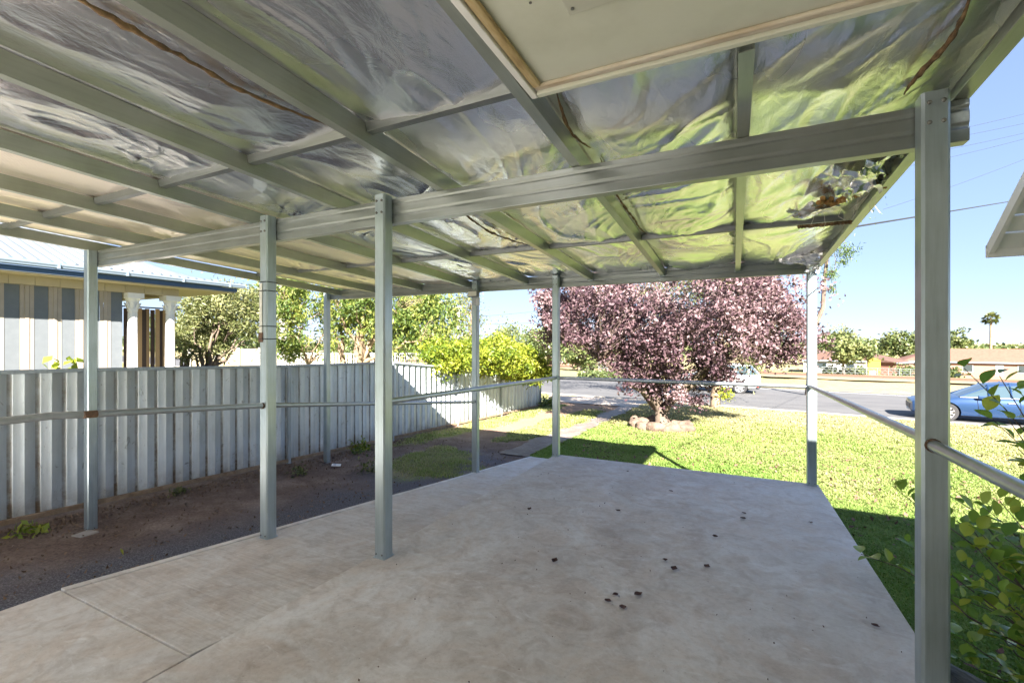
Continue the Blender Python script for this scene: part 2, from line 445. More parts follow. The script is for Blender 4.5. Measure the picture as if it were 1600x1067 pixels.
# ================================================================== GROUND
def patch(x, y, cx, cy, rx, ry, seed=0, soft=.35):
    d = np.sqrt(((x - cx) / rx) ** 2 + ((y - cy) / ry) ** 2) + (fbm(x * 1.6, y * 1.6, seed, 3) - .5) * 1.1
    return np.clip((1 - d) / soft + .5, 0, 1)
def lawn_edge_x(y):   # left border of the lawn
    return -3.66 + (fbm(y * 1.6, y * 0, 5, 3) - .5) * .24
def masks(x, y):
    q = q_of(x, y)
    lawn = np.clip((x - lawn_edge_x(y)) / .12, 0, 1)
    lawn = np.maximum(lawn, .62 * patch(x, y, -5.0, 6.9, .85, 1.1, 3))                   # tuft beside the ramp
    lawn = np.maximum(lawn, .95 * patch(x, y, -4.75, 13.2, .55, 3.6, 8))                  # strip between path and fence
    lawn = np.maximum(lawn, .9 * patch(x, y, -6.5, 13.0, .45, 4.2, 21))
    lawn = np.maximum(lawn, .8 * patch(x, y, -6.7, 9.3, .35, 1.6, 31))
    lawn = np.where(q > 19.6, np.where(x < lawn_edge_x(y), lawn * np.clip((20.2 - q), 0, 1), lawn), lawn)
    lawn = np.where(x < -7.5, 1, lawn)
    lawn = np.where(q > 34.6, 1, lawn)
    dry = np.clip((q - 8.0) / 9.0, 0, 1) ** .8 * 1.0 + (fbm(x * .55, y * .55, 40, 5) - .5) * 1.15
    dry = np.where(x < -3.7, .58 + (fbm(x * 2, y * 2, 44, 3) - .5) * .8, dry)
    dry = np.where(q > 34.6, .92 + (fbm(x * .08, y * .08, 41, 4) - .5) * 1.0, dry)
    gravel = np.clip(1.15 - np.abs(x + 4.55 - (fbm(y * .8, y * 0, 9) - .5) * .8) / 1.1, 0, 1) * np.clip((8.6 - y) / 1.2, 0, 1)
    gravel = np.clip(gravel * 1.8 * (fbm(x * 2, y * 2, 12, 3) + .25), 0, 1)
    sandy = np.clip((q - 8.0) / 2.5, 0, 1) * np.clip((35 - q) / 3, 0, 1)
    sandy = np.maximum(sandy, .0)
    lawn = np.where((q > 20.3) & (q < 22.6) & (x > -7), lawn * .55, lawn)
    return np.clip(lawn, 0, 1), np.clip(dry, 0, 1), gravel, sandy
def ground_sheet():
    def axis(segs):
        out = []
        for a, b, n in segs: out.append(np.linspace(a, b, n, endpoint=False))
        return np.concatenate(out + [np.array([segs[-1][1]])])
    xs = axis([(-1500, -200, 8), (-200, -40, 24), (-40, -8, 48), (-8, 6, 130), (6, 40, 70), (40, 250, 30), (250, 1500, 8)])
    ys = axis([(-120, -4, 14), (-4, 24, 230), (24, 60, 60), (60, 200, 50), (200, 2500, 14)])
    X, Y = np.meshgrid(xs, ys)
    Z = ground_z(X, Y)
    q = q_of(X, Y)
    near = (q < 22.3)
    Z = Z + np.where(near, (fbm(X * 1.3, Y * 1.3, 2, 4) - .5) * .05, 0)
    Z = Z + np.where(q > 36, (fbm(X * .12, Y * .12, 3, 4) - .5) * .5, 0)
    Z = np.where((q > 22.2) & (q < 34.9), Z - .12, Z)
    me = np_mesh('ground', np.stack([X, Y, Z], -1).reshape(-1, 3), grid_faces(len(xs), len(ys)), True,
                 dict(zip(('lawn', 'dry', 'gravel', 'sandy'), masks(X, Y))))
    o = link('ground', me, M['ground']); o['kind'] = 'structure'
ground_sheet()

# road
def strip(name, q0, q1, dz, m, a=-220, b=220, n=60, kind='structure', thick=.0):
    s = np.linspace(a, b, n)
    v = []; 
    for qq in (q0, q1):
        p = np.outer(s, np.array(RD)[:2]) + np.array(RN)[:2] * qq
        z = ground_z(p[:, 0], p[:, 1]) if thick == 0 else np.full(n, thick)
        v.append(np.column_stack([p, z + dz]))
    me = np_mesh(name, np.concatenate(v), np.array([[i, i + 1, n + i + 1, n + i] for i in range(n - 1)]))
    o = link(name, me, m); o['kind'] = kind
    return o
strip('road', 22.5001, 34.5999, .0, M['road'])
strip('edge_line', 33.35, 33.5, .006, M['line'])
kb = MB(); kz = gz(*(RN * 22.4)[:2])
kb.extrude([(22.12, kz - .15), (22.12, kz + .035), (22.42, kz + .035), (22.46, kz - .005), (22.75, kz - .035), (22.75, kz - .15)],
           lambda p, z: RN * p + RD * -200 + Vector((0, 0, z)), lambda p, z: RN * p + RD * 200 + Vector((0, 0, z)))
k = kb.build('kerb', M['kerb']); k['kind'] = 'structure'

# driveway crossover and narrow path from the ramp to the road
def sheet(name, poly, m, dz=.012, n=24):
    """poly: list of (xl, xr, y)"""
    v = []; nx = 8
    for xl, xr, y in poly:
        for i in range(nx):
            x = xl + (xr - xl) * i / (nx - 1); v.append((x, y, gz(x, y) + dz))
    me = np_mesh(name, v, grid_faces(nx, len(poly)), True)
    o = link(name, me, m); o['kind'] = 'structure'; return o
pp = []
for y in np.linspace(8.15, 19.2, 200):
    w = (fbm(y * 1.6, 0 * y, 77, 3) - .5) * .3; w2 = (vnoise(y * 2.3, 0 * y, 78) - .5) * .2
    xl = -4.30 + w + (.25 if 12 < y < 16 else 0) * math.sin((y - 12) / 4 * math.pi); xr = lawn_edge_x(y) + .04
    pp.append((float(min(xl, xr - .35)), float(xr), float(y)))
sheet('rear_bounce_sheet', [(-6.93, -.95, float(y)) for y in np.linspace(-16, -1.75, 12)] + [(-6.93, -3.56, float(y)) for y in np.linspace(-1.70, .55, 4)], M['edge'], .03)  # added pale sheet behind the viewer, bounces sunlight up under the roof
sheet('garden_path', pp, M['dirt_path'], .022)
sheet('driveway_crossover', [(-7.6 - (y - 19.2) * .35, -2.6 + (y - 19.2) * .45, float(y)) for y in np.linspace(19.2, 22.75, 8)], M['path'], .03)

# ================================================================== CONCRETE SLAB AND RAMP
def slab_z(y): return -0.028 * y
def slab_block(name, x0, x1, y0, y1, zf, m, depth=None, bev=.012):
    b = MB()
    bot = lambda x, y: gz(x, y) - .25
    v = [(x0, y0, bot(x0, y0)), (x1, y0, bot(x1, y0)), (x1, y1, bot(x1, y1)), (x0, y1, bot(x0, y1)),
         (x0, y0, zf(y0)), (x1, y0, zf(y0)), (x1, y1, zf(y1)), (x0, y1, zf(y1))]
    b.add(v, [(0, 3, 2, 1), (4, 5, 6, 7), (0, 1, 5, 4), (1, 2, 6, 5), (2, 3, 7, 6), (3, 0, 4, 7)])
    o = b.build(name, m, None, bevel=bev * .45, seg=2); o['kind'] = 'structure'; return o
def ramp_z(y): return -0.163 - .1135 * (y - 2.42)
slab_block('patio_slab', -2.226, .83, -1.6, 5.96, slab_z, M['slab'])
slab_block('ramp_landing', -3.50, -2.232, -1.6, 1.2195, slab_z, M['slab'])
slab_block('ramp', -3.44, -2.232, 1.221, 7.95, ramp_z, M['ramp'], bev=.008)
slab_block('ramp_edging', -3.50, -3.442, 1.221, 7.95, lambda y: ramp_z(y) + .005, M['edge'], bev=.012)

# ================================================================== CARPORT
carport = empty('carport', (0, 0, 0), 0, 'open steel carport with galvanised posts, sagging silver foil ceiling and pipe handrails', 'carport')
def purlin_z(y): return 2.386 - .049 * (y - 2.46)     # underside of the purlins
ROOF_Y0 = -3.8
def post(cx, cy, z0, z1, w=.09, bolts=True, deep=.09):
    b = MB(); h = w / 2; d = deep / 2; c = .010
    poly = [(-h + c, -d), (h - c, -d), (h, -d + c), (h, d - c), (h - c, d), (-h + c, d), (-h, d - c), (-h, -d + c)]
    b.extrude(poly, lambda p, q: Vector((p, q, z0)), lambda p, q: Vector((p, q, z1)))
    o = b.build('post', M['galv'], carport, smooth=True, angle=30)
    o.location = (cx, cy, 0)
    if bolts:
        for ix in (-.022, .022):
            for iz in (-.045, -.125):
                bb = MB().lathe([(.0085, 0), (.0085, .005), (.006, .009), (.003, .010)], 10, M=Matrix.Translation((ix, -d, z1 + iz)) @ Matrix.Rotation(math.pi / 2, 4, 'X'))
                x = bb.build('bolt', M['bolt'], o, smooth=True)
    # base plate with two small fixings
    bp = MB().box(-h - .004, h + .004, -d - .004, d + .004, z0, z0 + .006)
    bp.build('base_plate', M['galv'], o)
    for sx in (-1, 1):
        MB().lathe([(.006, 0), (.006, .004), (.003, .006)], 8, M=Matrix.Translation((sx * .025, -d, z0 + .03)) @ Matrix.Rotation(math.pi / 2, 4, 'X')).build('base_bolt', M['bolt'], o)
    return o
PY1, PY2 = 2.415, 5.89
p_big = post(.725, PY1, slab_z(PY1), 2.40)
p_mid2 = post(-2.155, PY1, slab_z(PY1) - .0, 2.395)
p_mid1 = post(-3.345, PY1, ramp_z(PY1), 2.395)
p_left = post(-6.22, PY1, gz(-6.2, 2.4) - .01, 2.375, bolts=False)
p_fr = post(.76, PY2, slab_z(PY2), 2.26)
p_fl = post(-2.225 + .035, PY2 - .02, slab_z(PY2), 2.30)
p_741 = post(-3.50 + .02, PY2, ramp_z(PY2), 2.30)
p_510 = post(-6.57, PY2, gz(-6.57, PY2) - .01, 2.31, bolts=False)

def beam(x0, x1, ynear, zb, zt, w=.062):
    """cold formed C beam with two rolled grooves on its near face"""
    H = zt - zb; b = MB(); g = .006
    poly = [(0, 0), (0, H * .30), (g, H * .34), (g, H * .40), (0, H * .44), (0, H * .72), (g, H * .76), (g, H * .80), (0, H * .84), (0, H), (w, H), (w, 0)]
    b.extrude(poly, lambda p, q: Vector((x0, ynear + p, zb + q)), lambda p, q: Vector((x1, ynear + p, zb + q)))
    return b.build('beam', M['galv_x'], carport, bevel=.004, seg=2)
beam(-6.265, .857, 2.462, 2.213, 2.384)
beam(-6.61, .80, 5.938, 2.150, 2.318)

def purlin(x, y0, y1, H=.1, w=.052):
    """C section: the web faces +X, flanges run to -X with small lips"""
    t = .004; b = MB()
    poly = [(0, 0), (0, H), (-w, H), (-w, H - .016), (-w + t, H - .016), (-w + t, H - t), (-t, H - t), (-t, t), (-w + t, t), (-w + t, .016), (-w, .016), (-w, 0)]
    b.extrude(poly, lambda p, q: Vector((p, y0, purlin_z(y0) + q)), lambda p, q: Vector((p, y1, purlin_z(y1) + q)))
    o = b.build('purlin', M['galv_y'], carport); o.location.x = x
    return o
PX = [-6.30, -5.42, -4.52, -3.62, -2.66, -1.72, -.80, .04]
for i, x in enumerate(PX):
    purlin(x + .026, 1.80 if x > -.3 else ROOF_Y0, 5.936)
    c = MB().box(-.034, .03, 5.926, 5.9375, purlin_z(5.93) - .006, purlin_z(5.93) + .075)   # cleat at the far beam
    o = c.build('cleat', M['galv'], carport); o.location.x = x
# barge on the right-hand edge
bz = MB(); H = .135
poly = [(0, 0), (0, H), (-.05, H), (-.05, H - .012), (-.006, H - .012), (-.006, .006), (-.055, .006), (-.055, 0)]
bz.extrude(poly, lambda p, q: Vector((.862 + p, 1.2, purlin_z(1.2) + .003 + q)), lambda p, q: Vector((.862 + p, 6.03, purlin_z(6.03) + .003 + q)))
bz.build('barge', M['galv_y'], carport)
# roof battens across, above the purlins
for yb in (1.79, 4.36, -.75):
    zb = purlin_z(yb) + .055
    x1 = -.82 if yb < 2 else .80
    b = MB(); poly = [(-.032, .044), (-.022, 0), (.022, 0), (.032, .044)]
    cuts = [-6.3] + [x for x in PX if -6.3 < x < x1] + [x1]
    for a, c in zip(cuts[:-1], cuts[1:]):
        bb = MB(); bb.extrude(poly, lambda p, q: Vector((a + .028, yb + p, zb + q)), lambda p, q: Vector((c - .03, yb + p, zb + q)))
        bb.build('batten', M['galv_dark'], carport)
# corrugated roof sheet above
def corrugated(name, x0, x1, y0, y1, zf, m, parent, pitch=.076, amp=.009, along='y'):
    n = int((x1 - x0) / pitch * 6) + 1
    xs = np.linspace(x0, x1, n); ys = np.array([y0, (y0 + y1) / 2, y1])
    X, Y = np.meshgrid(xs, ys)
    Z = zf(Y) + amp * np.sin(X / pitch * 2 * np.pi)
    return link(name, np_mesh(name, np.stack([X, Y, Z], -1).reshape(-1, 3), grid_faces(n, 3), True), m, parent)
corrugated('roof_sheet', -6.45, .90, 1.80, 6.06, lambda y: purlin_z(y) + .165, M['roofsheet'], carport)
corrugated('roof_sheet', -6.45, -.84, ROOF_Y0, 1.795, lambda y: purlin_z(y) + .165, M['roofsheet'], carport)

# sagging foil between the purlins
def foil_height(X, Y, x0, x1, seed, amp):
    u = (X - x0) / (x1 - x0)
    arch = np.sin(np.pi * np.clip(u, 0, 1)) ** .7
    sag = -.030 * arch * (.35 + 1.1 * vnoise(Y * .9 + seed, X * 0, seed))
    wx = X + .10 * (fbm(X * 2.2, Y * 1.4, seed + 3, 3) - .5); wy = Y + .16 * (fbm(X * 2.0, Y * 1.6, seed + 5, 3) - .5)
    th = .9 * (fbm(X * .7 + seed, Y * .55, seed + 7, 2) - .5) + .35
    a = np.cos(th) * wx + np.sin(th) * wy * .45
    b = np.cos(th + .7) * wx + np.sin(th + .7) * wy * .5
    r1 = 1 - np.abs(2 * vnoise(a * 7, wy * 1.1, seed + 11) - 1)
    r2 = 1 - np.abs(2 * vnoise(b * 15, wy * 1.5, seed + 13) - 1)
    r3 = 1 - np.abs(2 * vnoise(a * 44, wy * 2.8, seed + 19) - 1)
    m2 = np.clip(fbm(X * 2.1 + 9, Y * 1.6, seed + 29, 2) * 3.2 - 1.1, 0, 1)
    mk = .35 + .9 * fbm(X * 1.5, Y * 1.3, seed + 23, 2)
    return sag - amp * mk * (r1 ** 2.6 * .022 + (.25 + .75 * m2) * r2 ** 3 * .020 + (.3 + .7 * m2) * r3 ** 2 * .0075) * arch
def foil(x0, x1, y0, y1, seed, amp=1., m=None, ny=None):
    nx = 64; ny = ny or int((y1 - y0) / .016)
    xs = np.linspace(x0, x1, nx); ys = np.linspace(y0, y1, ny)
    X, Y = np.meshgrid(xs, ys)
    Z = purlin_z(Y) + .118 + foil_height(X, Y, x0, x1, seed, amp)
    return link('foil_sheet', np_mesh('foil_sheet', np.stack([X, Y, Z], -1).reshape(-1, 3), grid_faces(nx, ny), True), m or M['foil'], carport)
edges = PX + [.855]
for i in range(len(edges) - 1):
    x0, x1 = edges[i] + .002, edges[i + 1] - .002
    y0 = 1.83 if edges[i] > -.9 else ROOF_Y0
    rib = edges[i + 1] < -3.5
    foil(x0, x1, y0, 5.935, 100 + i * 7, .5 if rib else (1.0 if i != 6 else 1.25), M['foil_ribbed'] if rib else M['foil'])
# brown wool showing at the open seams
def seam(x, y0, y1, side, seed, w=.028):
    n = int((y1 - y0) / .03); ys = np.linspace(y0, y1, n)
    cen = x + side * .09 * np.sin(np.linspace(0, np.pi, n)) + (vnoise(ys * 3, ys * 0, seed) - .5) * .04
    b = MB()
    pts = [Vector((float(c), float(y), purlin_z(float(y)) + .078 - .03 * math.sin(math.pi * k / (n - 1)) + .01 * random.random())) for k, (c, y) in enumerate(zip(cen, ys))]
    rs = [float(w * (.12 + .34 * math.sin(math.pi * k / (n - 1)) * (.3 + 1.0 * random.random()))) for k in range(n)]
    b.tube(pts, rs, 6)
    return b.build('wool_seam', M['wool'], carport, smooth=True, angle=80)
seam(-1.86, .2, 1.76, -1, 3, .026)
seam(-1.86, 2.7, 4.3, -1, 4, .022)
seam(-.70, 1.9, 2.44, -.3, 5, .022)
seam(-.70, 2.6, 4.3, -.3, 6, .020)
seam(.66, 1.9, 2.5, .2, 7, .026)

# torn foil and wool at the right edge of the roof
def crumple(name, c, sx, sy, seed, tilt, m, parent, amp=.05, n=26):
    g = np.linspace(-.5, .5, n); X, Y = np.meshgrid(g, g)
    Z = amp * (fbm(X * 5 + seed, Y * 5, seed, 3) - .5) * 2 + amp * .7 * np.abs(2 * vnoise(X * 7 + seed, Y * 4, seed + 1) - 1)
    v = np.stack([X * sx + .03 * (vnoise(Y * 6, X * 6, seed + 4) - .5), Y * sy + .05 * (vnoise(X * 7, Y * 6, seed + 5) - .5), Z], -1).reshape(-1, 3)
    R = np.array(Euler(tilt).to_matrix())
    v = v @ R.T + np.array(c)
    return link(name, np_mesh(name, v, grid_faces(n, n), False), m, parent)
crumple('torn_foil', (.55, 3.30, 2.36), .36, .50, 1, (.25, .55, .3), M['foil'], carport, .055)
crumple('torn_foil', (.74, 3.34, 2.37), .24, .46, 2, (-.2, -.5, .1), M['foil'], carport, .05)
crumple('torn_foil', (.50, 3.72, 2.31), .10, .40, 3, (.5, .9, -.5), M['foil'], carport, .03)
crumple('torn_foil', (.62, 5.62, 2.27), .16, .42, 4, (.3, -.8, .6), M['foil'], carport, .03)
crumple('foil_wrap', (.765, 5.835, 2.21), .13, .13, 6, (1.5, 0, 0), M['foil'], carport, .025)
b = MB()
for sg in range(14):
    t = sg / 13
    b.tube([Vector((.52 + .30 * t + random.uniform(-.02, .02), 3.62 + .10 * math.sin(t * 5) + random.uniform(-.04, .04), 2.335 + random.uniform(-.02, .02) + .03 * t)),
            Vector((.54 + .30 * t, 3.62 + .1 * math.sin(t * 5) + random.uniform(-.1, .1), 2.34 + random.uniform(-.02, .025) + .03 * t))], [.017, .011], 7)
b.build('wool_clump', M['orange_wool'], carport, smooth=True, angle=80)
b = MB()
for k in range(16):
    t = k / 15; b.tube([Vector((.46 + .36 * t, 4.28 - .05 * math.sin(3 * t), 2.315 - .01 * math.sin(3.1 * t))), Vector((.48 + .36 * t, 4.27 + .02 * random.random(), 2.31 + .012 * random.random()))], [.016, .013], 6)
b.build('wool_clump', M['wool'], carport, smooth=True, angle=80)
b = MB().tube([Vector((.58, 5.72, 2.255)), Vector((.70, 5.70, 2.25)), Vector((.80, 5.72, 2.26))], [.012, .03, .014], 7)
b.build('wool_clump', M['wool'], carport, smooth=True, angle=80)
M['strand'] = mat('pale_thread', (.62, .58, .5), .8)
for k in range(9):
    x = random.uniform(.52, .82); y = random.uniform(3.5, 4.3); z = 2.33
    L = random.uniform(.05, .13)
    MB().tube([(x, y, z), (x + random.uniform(-.02, .02), y + .01, z - L * .6), (x + random.uniform(-.03, .03), y, z - L)], [.0015, .0012, .0022], 4).build('thread', M['strand'], carport)

# handrails (pipe)
def rail(pts, r=.022, name='handrail'):
    return MB().tube(pts, r, 14).build(name, M['rail'], carport, smooth=True)
def rust_ring(p, axis, r=.0245, w=.02):
    a = Vector(axis).normalized() * w
    MB().tube([Vector(p) - a, Vector(p) + a], r, 14).build('rusty_weld', M['rust'], carport, smooth=True)
rail([(-2.155, PY1 + .045, .985), (-2.19, PY2 - .065, .905)])
rail([(-2.145, PY2 - .02, .905), (.715, PY2, .905)])
rail([(.745, PY2 - .045, .915), (.735, PY1 + .045, .985)])
rail([(.715, PY1 - .045, .985), (.705, -1.2, 1.03)], .0235)
rail([(-3.35, PY1 + .045, .885), (-3.48, PY2 - .045, .50)], .020)
rail([(-3.345, PY1 - .045, .895), (-3.37, 1.21, .985), (-3.385, 1.15, .99), (-3.42, -1.2, .99)], .021)
rust_ring((.715, PY1 - .05, .985), (0, 1, 0), .028, .006)
rust_ring((-3.355, 1.30, .978), (0, 1, -.05), .0216, .03)
rust_ring((-3.345, PY1 - .05, .893), (0, 1, 0), .024, .008)
rust_ring((-2.158, PY1 + .049, .984), (0, 1, 0), .025, .006)
MB().tube([(-1.72, PY2 - .018, .93), (-1.70, PY2 - .018, .945), (-1.66, PY2 - .018, .945), (-1.64, PY2 - .018, .93)], .004, 6).build('hook', M['galv'], carport)

# cable ties and measuring strip on the middle post
b = MB().box(-.036, -.006, -.0505, -.046, 1.44, 1.86)
st = b.build('measuring_strip', mottled('worn_white_plastic', [(.3, (.5, .5, .45)), (.7, (.68, .68, .62))], 12, .6, .1), p_mid1)
for z in (1.42, 1.52, 1.80, 1.87):
    b = MB(); hh = .047
    for a, c in (((-hh, -hh - .005), (hh, -hh - .005)), ((hh + .003, -hh), (hh + .003, hh))):
        b.tube([(a[0], a[1], z), (c[0], c[1], z)], .0035, 6)
    b.build('cable_tie', M['black'], p_mid1)
MB().box(-.048, .0, -.0515, -.0465, 1.395, 1.47).build('dark_tape', M['rust'], p_mid1)

# footing under the left post
b = MB().box(-.02, .14, -.14, .03, -.06, .018)
o = b.build('footing_pad', M['stone_grey'], None, bevel=.012); o.location = (-6.15, 2.36, gz(-6.15, 2.36) + .0); o.rotation_euler.z = .15
tag(o, 'small flat concrete pad at the foot of the leftmost carport post', 'pad')

# floodlight on the far post
fl = empty('floodlight', (-3.45, PY2 - .10, 2.10), 0, 'small rectangular floodlight with sensor on the second far carport post from the fence', 'light')
b = MB().box(-.085, .085, -.045, .03, -.045, .045); b.build('housing', mat('grey_housing', (.16, .17, .17), .5), fl, bevel=.012)
MB().box(-.07, .07, -.050, -.0455, -.034, .034).build('lens', mat('frosted_lens', (.66, .64, .56), .35), fl)
MB().box(-.012, .03, .03, .055, -.02, .02).build('bracket', M['galv'], fl)
MB().lathe([(.026, -.17), (.03, -.16), (.03, -.075), (.022, -.06)], 12, (.05, .03, 0)).build('sensor', mat('white_plastic', (.62, .63, .63), .4), fl, smooth=True)
MB().box(-.03, .035, .0, .05, -.16, -.05).build('junction_box', mat('grey_plastic', (.42, .45, .47), .5), fl, bevel=.006)
MB().tube([(.08, .02, .02), (.15, .03, .04), (.24, .02, .05)], .005, 6).build('cable', M['black'], fl)

# ================================================================== OWN HOUSE (porch soffit above, wing with awning to the right)
house = empty('house', (0, 0, 0), 0, 'own house with cream lined porch soffit overhead and white slatted window awning', 'house')
SZ = 2.455
MB().box(-.735, 5.4, -1.75, 1.745, SZ, SZ + .012).build('soffit', M['soffit'], house)
for k in range(1, 4):
    MB().box(-.735 + 1.2 * k - .02, -.735 + 1.2 * k + .02, -1.75, 1.70, SZ - .008, SZ - .0005).build('cover_strip', M['soffit'], house)
MB().box(-.74, 5.4, 1.748, 1.775, SZ - .03, SZ + .17).build('fascia', M['soffit'], house, bevel=.004)
MB().box(-.74, 5.4, 1.716, 1.746, SZ - .018, SZ - .001).build('fascia_bead', M['pale_bead'], house, bevel=.006)
MB().box(-.770, -.742, -1.75, 1.775, SZ - .03, SZ + .15).build('fascia', M['white'], house, bevel=.004)
MB().box(-.740, -.705, -1.75, 1.714, SZ - .022, SZ - .001).build('fascia_bead', M['stain_wood'], house, bevel=.008)
MB().box(-.475, -.18, 1.05, 1.395, SZ - .012, SZ - .0005).build('cover_plate', mat('cover_plate_paint', (.50, .50, .42), .5), house, bevel=.003)
MB().lathe([(.006, 0), (.006, .003), (.002, .004)], 10, M=Matrix.Translation((-.455, 1.365, SZ - .012)) @ Matrix.Rotation(math.pi, 4, 'X')).build('screw', M['bolt'], house)
MB().lathe([(.005, 0), (.005, .002), (.002, .003)], 10, M=Matrix.Translation((-.57, 1.30, SZ)) @ Matrix.Rotation(math.pi, 4, 'X')).build('screw', M['bolt'], house)
# walls behind the viewer and the wing
MB().box(-.72, 1.30, -1.86, -1.76, -1.0, SZ).build('wall', M['cream'], house)
MB().box(1.35, 7.5, 2.30, 2.40, -1.2, 2.60).build('wall', M['weatherboard'], house)
MB().box(1.30, 1.345, -1.9, 2.40, -1.2, 2.44).build('wall', M['weatherboard'], house)
rf = MB(); rf.add([(-.78, 1.80, 2.66), (7.8, 1.80, 2.66), (7.8, -6.5, 4.9), (2.0, -6.5, 4.9), (-.82, -6.5, 4.9),
                   (-.78, 1.80, 2.62), (7.8, 1.80, 2.62), (7.8, -6.5, 4.86), (2.0, -6.5, 4.86), (-.82, -6.5, 4.86)],
                  [(0, 1, 2, 3, 4), (9, 8, 7, 6, 5), (0, 5, 6, 1), (1, 6, 7, 2), (2, 7, 8, 3), (3, 8, 9, 4), (4, 9, 5, 0)])
rf.build('roof', M['roofsheet'], house)
rf = MB(); rf.add([(1.27, 2.56, 2.60), (7.8, 2.56, 2.60), (7.8, -1.5, 4.3), (1.27, -1.5, 4.3), (1.27, 2.56, 2.72), (7.8, 2.56, 2.72), (7.8, -1.5, 4.42), (1.27, -1.5, 4.42)],
                  [(0, 3, 2, 1), (4, 5, 6, 7), (0, 1, 5, 4), (1, 2, 6, 5), (2, 3, 7, 6), (3, 0, 4, 7)])
rf.build('roof', M['roofsheet'], house)
# slatted awning: corner at (1.27, 3.40, 1.90), rising towards the wall
aw = empty('awning', (0, 0, 0), parent=house)
dy = Vector((0, -1.0, .80)).normalized()
A0 = Vector((1.27, 3.42, 1.905)); nrm = Vector((0, dy.z, -dy.y))
for k in range(9):
    a = A0 + dy * (.115 * k + .006); c = A0 + dy * (.115 * k + .110)
    b = MB(); v = [a, a + Vector((1.9, 0, 0)), c + Vector((1.9, 0, 0)), c]
    b.add([p for p in v] + [p + nrm * .012 for p in v], [(0, 1, 2, 3), (7, 6, 5, 4), (0, 4, 5, 1), (1, 5, 6, 2), (2, 6, 7, 3), (3, 7, 4, 0)])
    b.build('slat', M['white'], aw)
for x in (1.262, 3.165):
    b = MB(); v = [A0, A0 + dy * 1.04]; p0 = [Vector((x, t.y, t.z)) for t in v]
    P = [p0[0] - nrm * .028, p0[1] - nrm * .028, p0[1] + nrm * .03, p0[0] + nrm * .03]
    b.add(P + [p + Vector((.022, 0, 0)) for p in P], [(0, 1, 2, 3), (7, 6, 5, 4), (0, 4, 5, 1), (1, 5, 6, 2), (2, 6, 7, 3), (3, 7, 4, 0)])
    b.build('side_rail', M['white'], aw)
MB().box(1.262, 3.187, 3.424, 3.446, 1.865, 1.935).build('front_lip', M['white'], aw, bevel=.004)
MB().box(2.0, 3.0, 2.402, 2.43, .6, 1.75).build('window', M['glass'], house)

# ================================================================== FENCE
fence = empty('boundary_fence', (-7.0, 5, gz(-7, 5)), 0, 'ribbed off-white steel boundary fence with rusty bottom rail along the driveway', 'fence')
FX = -7.0
bays = [(-2.65, .05), (.05, 2.75), (2.75, 5.45), (5.45, 8.15), (8.15, 10.85), (10.85, 13.55), (13.55, 17.0)]
def top_z(y): return float(np.interp(y, [-3, 2, 4.9, 8.15, 10.85, 13.55, 17.0], [1.16, 1.09, .985, .925, .66, .35, -.02]))
inv = lambda o: o
def fence_sheet(y0, y1):
    pitch = (y1 - y0) / 4; prof = []
    for k in range(4):
        s = y0 + k * pitch
        for f, d in ((0., 0), (.36, 0), (.375, .006), (.405, .006), (.42, 0), (.775, 0), (.79, -.026), (.965, -.026), (.98, 0)):
            prof.append((s + f * pitch, d))
    prof.append((y1, 0))
    nz = 9; v = []; mud = []
    for j in range(nz):
        t = j / (nz - 1)
        for (y, d) in prof:
            zb = gz(FX, y) + .07; zt = top_z(y) - .015
            dent = .004 * (vnoise(np.float64(y * 1.7), np.float64(t * 2.2), 90) - .5)
            v.append((d + float(dent) - .02, y - 5, zb + (zt - zb) * t - gz(-7, 5)))
            mud.append(max(0, .75 - t * 4.2) + (.45 + .55 * float(vnoise(np.float64(y * 9), np.float64(t * 5), 17)) if d < 0 else 0) * (1. if y < 8 else .3))
    o = link('fence_sheet', np_mesh('fence_sheet', v, grid_faces(len(prof), nz)[:, ::-1], False, {'mud': mud}), M['fence'], fence)
def fbar(name, y0, y1, za0, za1, h, w, m, x0=-.03):
    b = MB()
    v = [(x0 + xx, yy - 5, zz + dz - gz(-7, 5)) for (yy, zz) in ((y0, za0), (y1, za1)) for xx, dz in ((0, 0), (w, 0), (w, h), (0, h))]
    b.add(v, [(0, 1, 2, 3), (7, 6, 5, 4), (0, 4, 5, 1), (1, 5, 6, 2), (2, 6, 7, 3), (3, 7, 4, 0)])
    return b.build(name, m, fence, bevel=.005)
for (a, c) in bays:
    for k in range(3):
        L = (c - a - .06) / 3
        fence_sheet(a + .03 + k * L, a + .03 + (k + 1) * L + .012)
    fbar('top_rail', a + .03, c - .03, top_z(a) - .03, top_z(c) - .03, .045, .045, M['fence_frame'], -.025)
    fbar('bottom_rail', a + .03, c - .03, gz(FX, a) + .035, gz(FX, c) + .035, .055, .05, M['plinth'], -.022)
    fbar('fence_post', a - .028, a + .028, gz(FX, a) - .3, gz(FX, a) - .3, top_z(a) + .31 - gz(FX, a), .05, M['fence_frame'], -.03)
fbar('fence_post', 17.0 - .028, 17.0 + .028, gz(FX, 17) - .3, gz(FX, 17) - .3, top_z(17) + .31 - gz(FX, 17), .05, M['fence_frame'], -.03)

